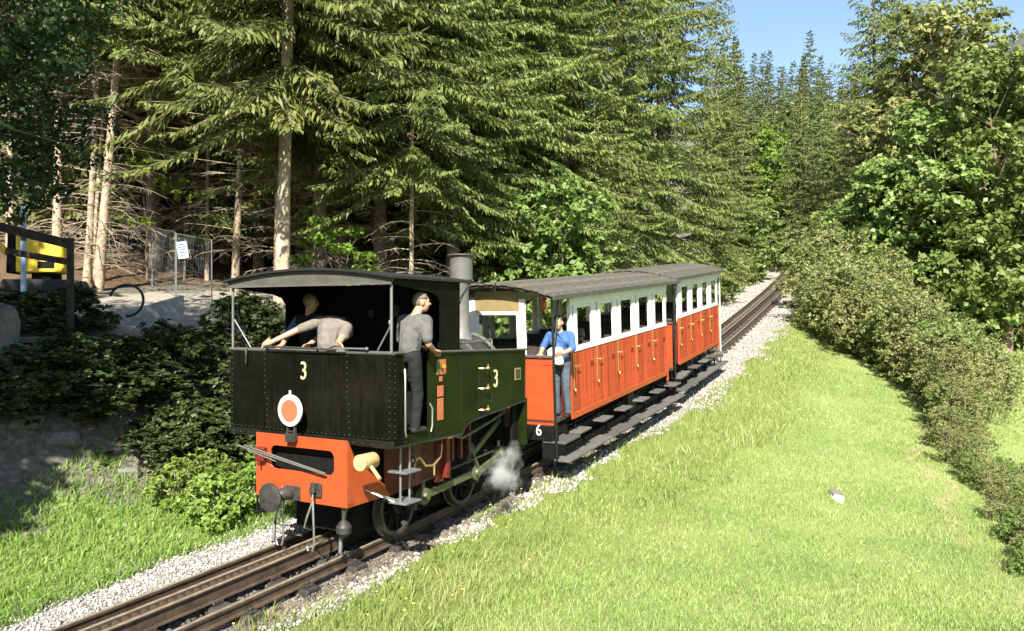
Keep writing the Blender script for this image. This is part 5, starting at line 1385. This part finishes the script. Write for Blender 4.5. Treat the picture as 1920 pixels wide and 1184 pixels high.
for k, (px, Y, kd, sc) in enumerate(((1545,33,'dry2',1.5),(1535,37,'green',1.7),(1560,36,'dry',1.9),(1535,50,'green',1.6),(1620,38,'green',1.9),(1540,44,'dry2',2.0),(1590,47,'green',2.2),(1660,36,'dry',1.8),(1412,54,'dry2',1.1),(1392,50,'green',1.2),(1372,46,'dry2',1.2),(1345,42,'green',1.3),(1690,33,'dry2',1.4))):
    x, y = at(px, Y); _l.append(bush((x, y, gz(x, y)), kd, sc, rr.random()*6, '', 'thicket around the far track end'))
relabel(_l, '%s bush from the left in the thicket around the far track end')
GB = 'bushes on the shaded left bank'
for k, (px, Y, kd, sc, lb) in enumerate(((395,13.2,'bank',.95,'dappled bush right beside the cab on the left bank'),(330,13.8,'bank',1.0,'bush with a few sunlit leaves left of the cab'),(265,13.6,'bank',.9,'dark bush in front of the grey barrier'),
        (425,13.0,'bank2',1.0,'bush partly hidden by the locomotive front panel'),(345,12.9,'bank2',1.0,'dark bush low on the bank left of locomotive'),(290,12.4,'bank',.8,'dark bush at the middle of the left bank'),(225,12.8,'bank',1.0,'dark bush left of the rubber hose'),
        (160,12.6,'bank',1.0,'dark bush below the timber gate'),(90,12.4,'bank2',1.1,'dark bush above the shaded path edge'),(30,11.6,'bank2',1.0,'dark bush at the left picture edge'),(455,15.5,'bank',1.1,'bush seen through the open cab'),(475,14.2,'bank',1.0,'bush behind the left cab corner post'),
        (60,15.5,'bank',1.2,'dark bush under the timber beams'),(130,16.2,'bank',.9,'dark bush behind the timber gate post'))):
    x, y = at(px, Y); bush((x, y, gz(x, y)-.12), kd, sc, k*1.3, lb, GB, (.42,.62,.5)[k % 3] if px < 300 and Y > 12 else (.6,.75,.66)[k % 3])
GW = 'bright weeds on the left verge'
rr = random.Random(14); _w = []
for k in range(16):
    s = rr.uniform(.2, 4.2); v = -rr.uniform(1.9, 3.5); p = gpt(s, v)
    _w.append(bush(p, 'weed', rr.uniform(.6,1.15), rr.random()*6, '', GW))
relabel(_w, '%s from the left of the bright weed clumps beside the locomotive')
# small yellow flowers and stalks near the right rail
fl = MB(); st = MB(); rr = random.Random(3)
for k in range(46):
    s = rr.uniform(-2.5, 6); v = rr.uniform(1.1, 2.6); p = gpt(s, v); h = rr.uniform(.14,.36)
    st.tube([p, p+Vector((rr.gauss(0,.02),rr.gauss(0,.02),h))], [.003,.002], 3, False); fl.ell(p+Vector((0,0,h)), .013,.013,.008, 6, 4)
fo = st.o('wild_flowers', K['weed']); tag(fo, 'tiny yellow wild flowers in the rough grass by the rail', 'flowers', kind='stuff')
fl.o('flower_heads', mat('yellow_petals', (.75,.58,.05), .6), fo)

# ------------------------------------------------------------------ things on the left terrace
def boulder(loc, s, seed, label, name='boulder'):
    me = MB().ell((0,0,0), 1, 1, 1, 14, 10); r = random.Random(seed)
    ph = [r.random()*6 for _ in range(6)]
    me.V = [tuple(Vector(v)*(1+.14*math.sin(3*v[0]+ph[0])+.12*math.sin(4*v[1]+ph[1])+.12*math.sin(5*v[2]+2*v[0]+ph[2])+.05*math.sin(9*v[0]+7*v[1]+ph[3]))) for v in me.V]
    o = me.o(name, K['rock'], None, smooth=True); o.location = loc; o.scale = s; o.rotation_euler = (0,0,seed)
    tag(o, label, 'rock'); return o
x, y = at(4, 12.5); boulder((x, y, gz(x, y)+.35), (.22,.22,.5), 1, 'grey boulder at the left edge above the shaded path')
x, y = at(1573, 13.1); w_ = boulder((x, y, gz(x, y)+.03), (.10,.09,.085), 2, 'white stone lying alone in the meadow'); w_.data.materials[0] = K['rockwhite']
x, y = at(1566, 13.4); boulder((x, y, gz(x, y)+.02), (.13,.09,.07), 5, 'grey stone behind the white one in the meadow')
for i, (s, v) in enumerate(((-1.1,-1.75),(-3.0,-1.85),(-3.6,-1.9),(-2.6,-1.6))):
    boulder(gpt(s, v, .02), (.07,.06,.05), 10+i, ('pale stone on the grass edge left of the rails','pale stone near the bottom left corner','pale stone at the bottom left beside its neighbour','small pale stone on the gravel strip')[i])
# shaded rock face in the bank
for i, (px, Y, sx, lb) in enumerate(((45,11.6,.26,'shaded rock in the left bank near the picture edge'),(120,11.8,.30,'larger shaded rock in the left bank'),(236,12.0,.22,'rock partly in sun at the foot of the bank'))):
    x, y = at(px, Y); boulder((x, y, gz(x, y)-.06), (sx, sx*.7, sx*.5), 20+i, lb)

# yellow machine
x, y = at(88, 20.5); ym = empty('yellow_excavator', (x, y, gz(x, y)), (0,0,R(15))); ym.scale = (.85,.85,.85)
tag(ym, 'yellow excavator half hidden behind the timber gate', 'excavator')
MB().prism([(-.68,.62),(.55,.62),(.60,.80),(.56,1.62),(.40,1.70),(-.68,1.74)], 'y', -.55, .55).o('body', K['yellow'], ym, bev=.04, smooth=True)
MB().prism([(-.95,.60),(-.70,.60),(-.70,1.80),(-.90,1.80)], 'y', -.50, .50).o('radiator', K['soot'], ym, bev=.03)
for sg in (-1, 1):
    MB().prism([(-.95,.05),(-1.05,.2),(-1.0,.42),(.95,.42),(1.05,.2),(.95,.05)], 'y', sg*.5-.15, sg*.5+.15).o('crawler_track', K['rubber'], ym, bev=.03)
MB().lathe([(.4,0),(.4,.34)], (0,0,.42), 'z', 16).o('turntable', K['soot'], ym)
MB().bar((-.85,.35,1.0),(-1.7,.35,1.7), .16, .2).o('arm', K['yellow'], ym); MB().bar((-1.7,.35,1.7),(-2.4,.35,1.1), .13, .16).o('dipper', K['yellow'], ym)
MB().prism([(-2.5,.9),(-2.2,.9),(-2.25,1.3),(-2.5,1.35),(-2.6,1.1)], 'y', .15, .55).o('bucket', K['soot'], ym)
MB().box(-.1,.35,-.556,-.551,.75,.95).o('vent', K['soot'], ym)
# timber gate
x, y = at(132, 15.0); tg = empty('timber_gate', (x, y, gz(x, y)))
tag(tg, 'dark timber beams and post in front of the yellow excavator', 'gate')
g0 = gz(x, y)
MB().box(-.05,.05,-.05,.05,-.3,4.25-g0).o('post', K['bark_wood'], tg, bev=.01)
MB().bar((.06,-.05,4.12-g0),(-1.5,.15,4.50-g0), .07, .17).o('beam', K['bark_wood'], tg, bev=.01)
MB().bar((.0,-.05,3.80-g0),(-1.3,.15,4.02-g0), .07, .12).o('beam', K['bark_wood'], tg, bev=.01)
MB().box(-1.50,-1.42,.08,.16,-.3,4.6-g0).o('post', K['bark_wood'], tg, bev=.01)
x, y = at(44, 17.5); bp = MB().lathe([(.055,0),(.055,2.0),(.045,2.05)], (0,0,0), 'z', 12).o('marker_post', K['bluepost'], None, smooth=True); bp.location = (x, y, gz(x, y)); 
MB().lathe([(.058,0),(.058,.22)], (0,0,1.35), 'z', 12).o('band', K['ink'], bp); bp.scale = (1,1,1.2)
tag(bp, 'slim blue and white post left of the yellow excavator', 'post')
# mesh fence panels
def fence(px0, px1, Y0, Y1, H, label):
    x0, y0 = at(px0, Y0); x1, y1 = at(px1, Y1); a = Vector((x0, y0, gz(x0, y0))); b = Vector((x1, y1, gz(x1, y1)))
    f = empty('mesh_fence_panel', a); b = b-a; tag(f, label, 'fence', 'mesh fence panels on the terrace')
    for q in (Vector((0,0,0)), b): MB().tube([q, q+Vector((0,0,H))], .016, 8).o('post', K['grey'], f, smooth=True)
    MB().tube([Vector((0,0,H)), b+Vector((0,0,H))], .011, 6).o('top_tube', K['grey'], f, smooth=True)
    MB().tube([Vector((0,0,.15)), b+Vector((0,0,.15))], .011, 6).o('bottom_tube', K['grey'], f, smooth=True)
    m = MB()
    for k in range(1, 22): m.tube([b*(k/22)+Vector((0,0,.15)), b*(k/22)+Vector((0,0,H))], .0018, 3, False)
    for k in range(1, 9): m.tube([Vector((0,0,.15+(H-.15)*k/9)), b+Vector((0,0,.15+(H-.15)*k/9))], .0018, 3, False)
    tag(m.o('wires', K['grey'], f), kind='stuff')
    return f, a, b
f1, a1, b1 = fence(331, 397, 21.0, 20.0, 1.75, 'mesh fence panel carrying the small sign')
f2, a2, b2 = fence(286, 329, 23.5, 21.2, 1.75, 'mesh fence panel left of the signed one')
f3, a3, b3 = fence(205, 284, 25.5, 23.7, 1.75, 'mesh fence panel nearest the bare trunks')
sg_ = MB().box(-.13,.13,-.006,.006,-.22,.22).o('notice_sign', K['signblue'], None, bev=.004)
p = a1+b1*.20+Vector((0,-.05,1.35)); sg_.location = p; sg_.rotation_euler = (0,R(-8),R(12)); tag(sg_, 'small pale blue notice hanging on the mesh fence', 'sign')
for k, w in enumerate((.16,.18,.12,.17,.14)):
    MB().box(-w/2,w/2,-.010,-.0065,.14-.07*k,.165-.07*k).o('print_line', K['ink'], sg_)
# low barrier, hose
x0, y0 = at(232, 17.6); x1, y1 = at(330, 18.6)
lw = MB().prism([(0,-.4),(1.45,-.35),(1.45,.62),(0,.22)], 'y', 0, .12).o('low_barrier', K['concrete'], None, bev=.02); lw.location = (x0, y0, gz(x0,y0)); lw.rotation_euler = (0,0,math.atan2(y1-y0, x1-x0)); tag(lw, 'low slanted grey barrier in front of the mesh fence', 'barrier')
x, y = at(238, 13.3); hs = MB().tube([(.26*math.cos(a), .03*math.sin(a*2), .26*math.sin(a)) for a in np.linspace(-1.9,2.6,26)], .022, 8).o('rubber_hose', K['rubber'], None, smooth=True); hs.location = (x, y, 3.05); hs.rotation_euler = (0,R(-15),R(10)); tag(hs, 'loop of black rubber hose on the left bank', 'hose')

# distant mountain at the top right
def mountain():
    n = 60; m = MB(); vs_ = []; fs = []
    for i in range(n+1):
        for j in range(10):
            x = 380+900*i/n; f = j/9; y = 700+500*f
            pk = 430*math.exp(-((x-860)/300)**2)+60*vnoise(x*.01, y*.01)+25*vnoise(x*.05, y*.03)
            vs_.append((x, y, -10+(pk+20)*math.sin(f*math.pi/2)))
    for i in range(n):
        for j in range(9): fs.append((i*10+j, (i+1)*10+j, (i+1)*10+j+1, i*10+j+1))
    m.add(vs_, fs)
    mm = mat('hazy_mountain_forest', (.070,.080,.066), .9, var=.3, scale=.02, bump=.4, bscale=.2)
    o = m.o('mountain', mm, None, smooth=True); tag(o, kind='structure')
mountain()
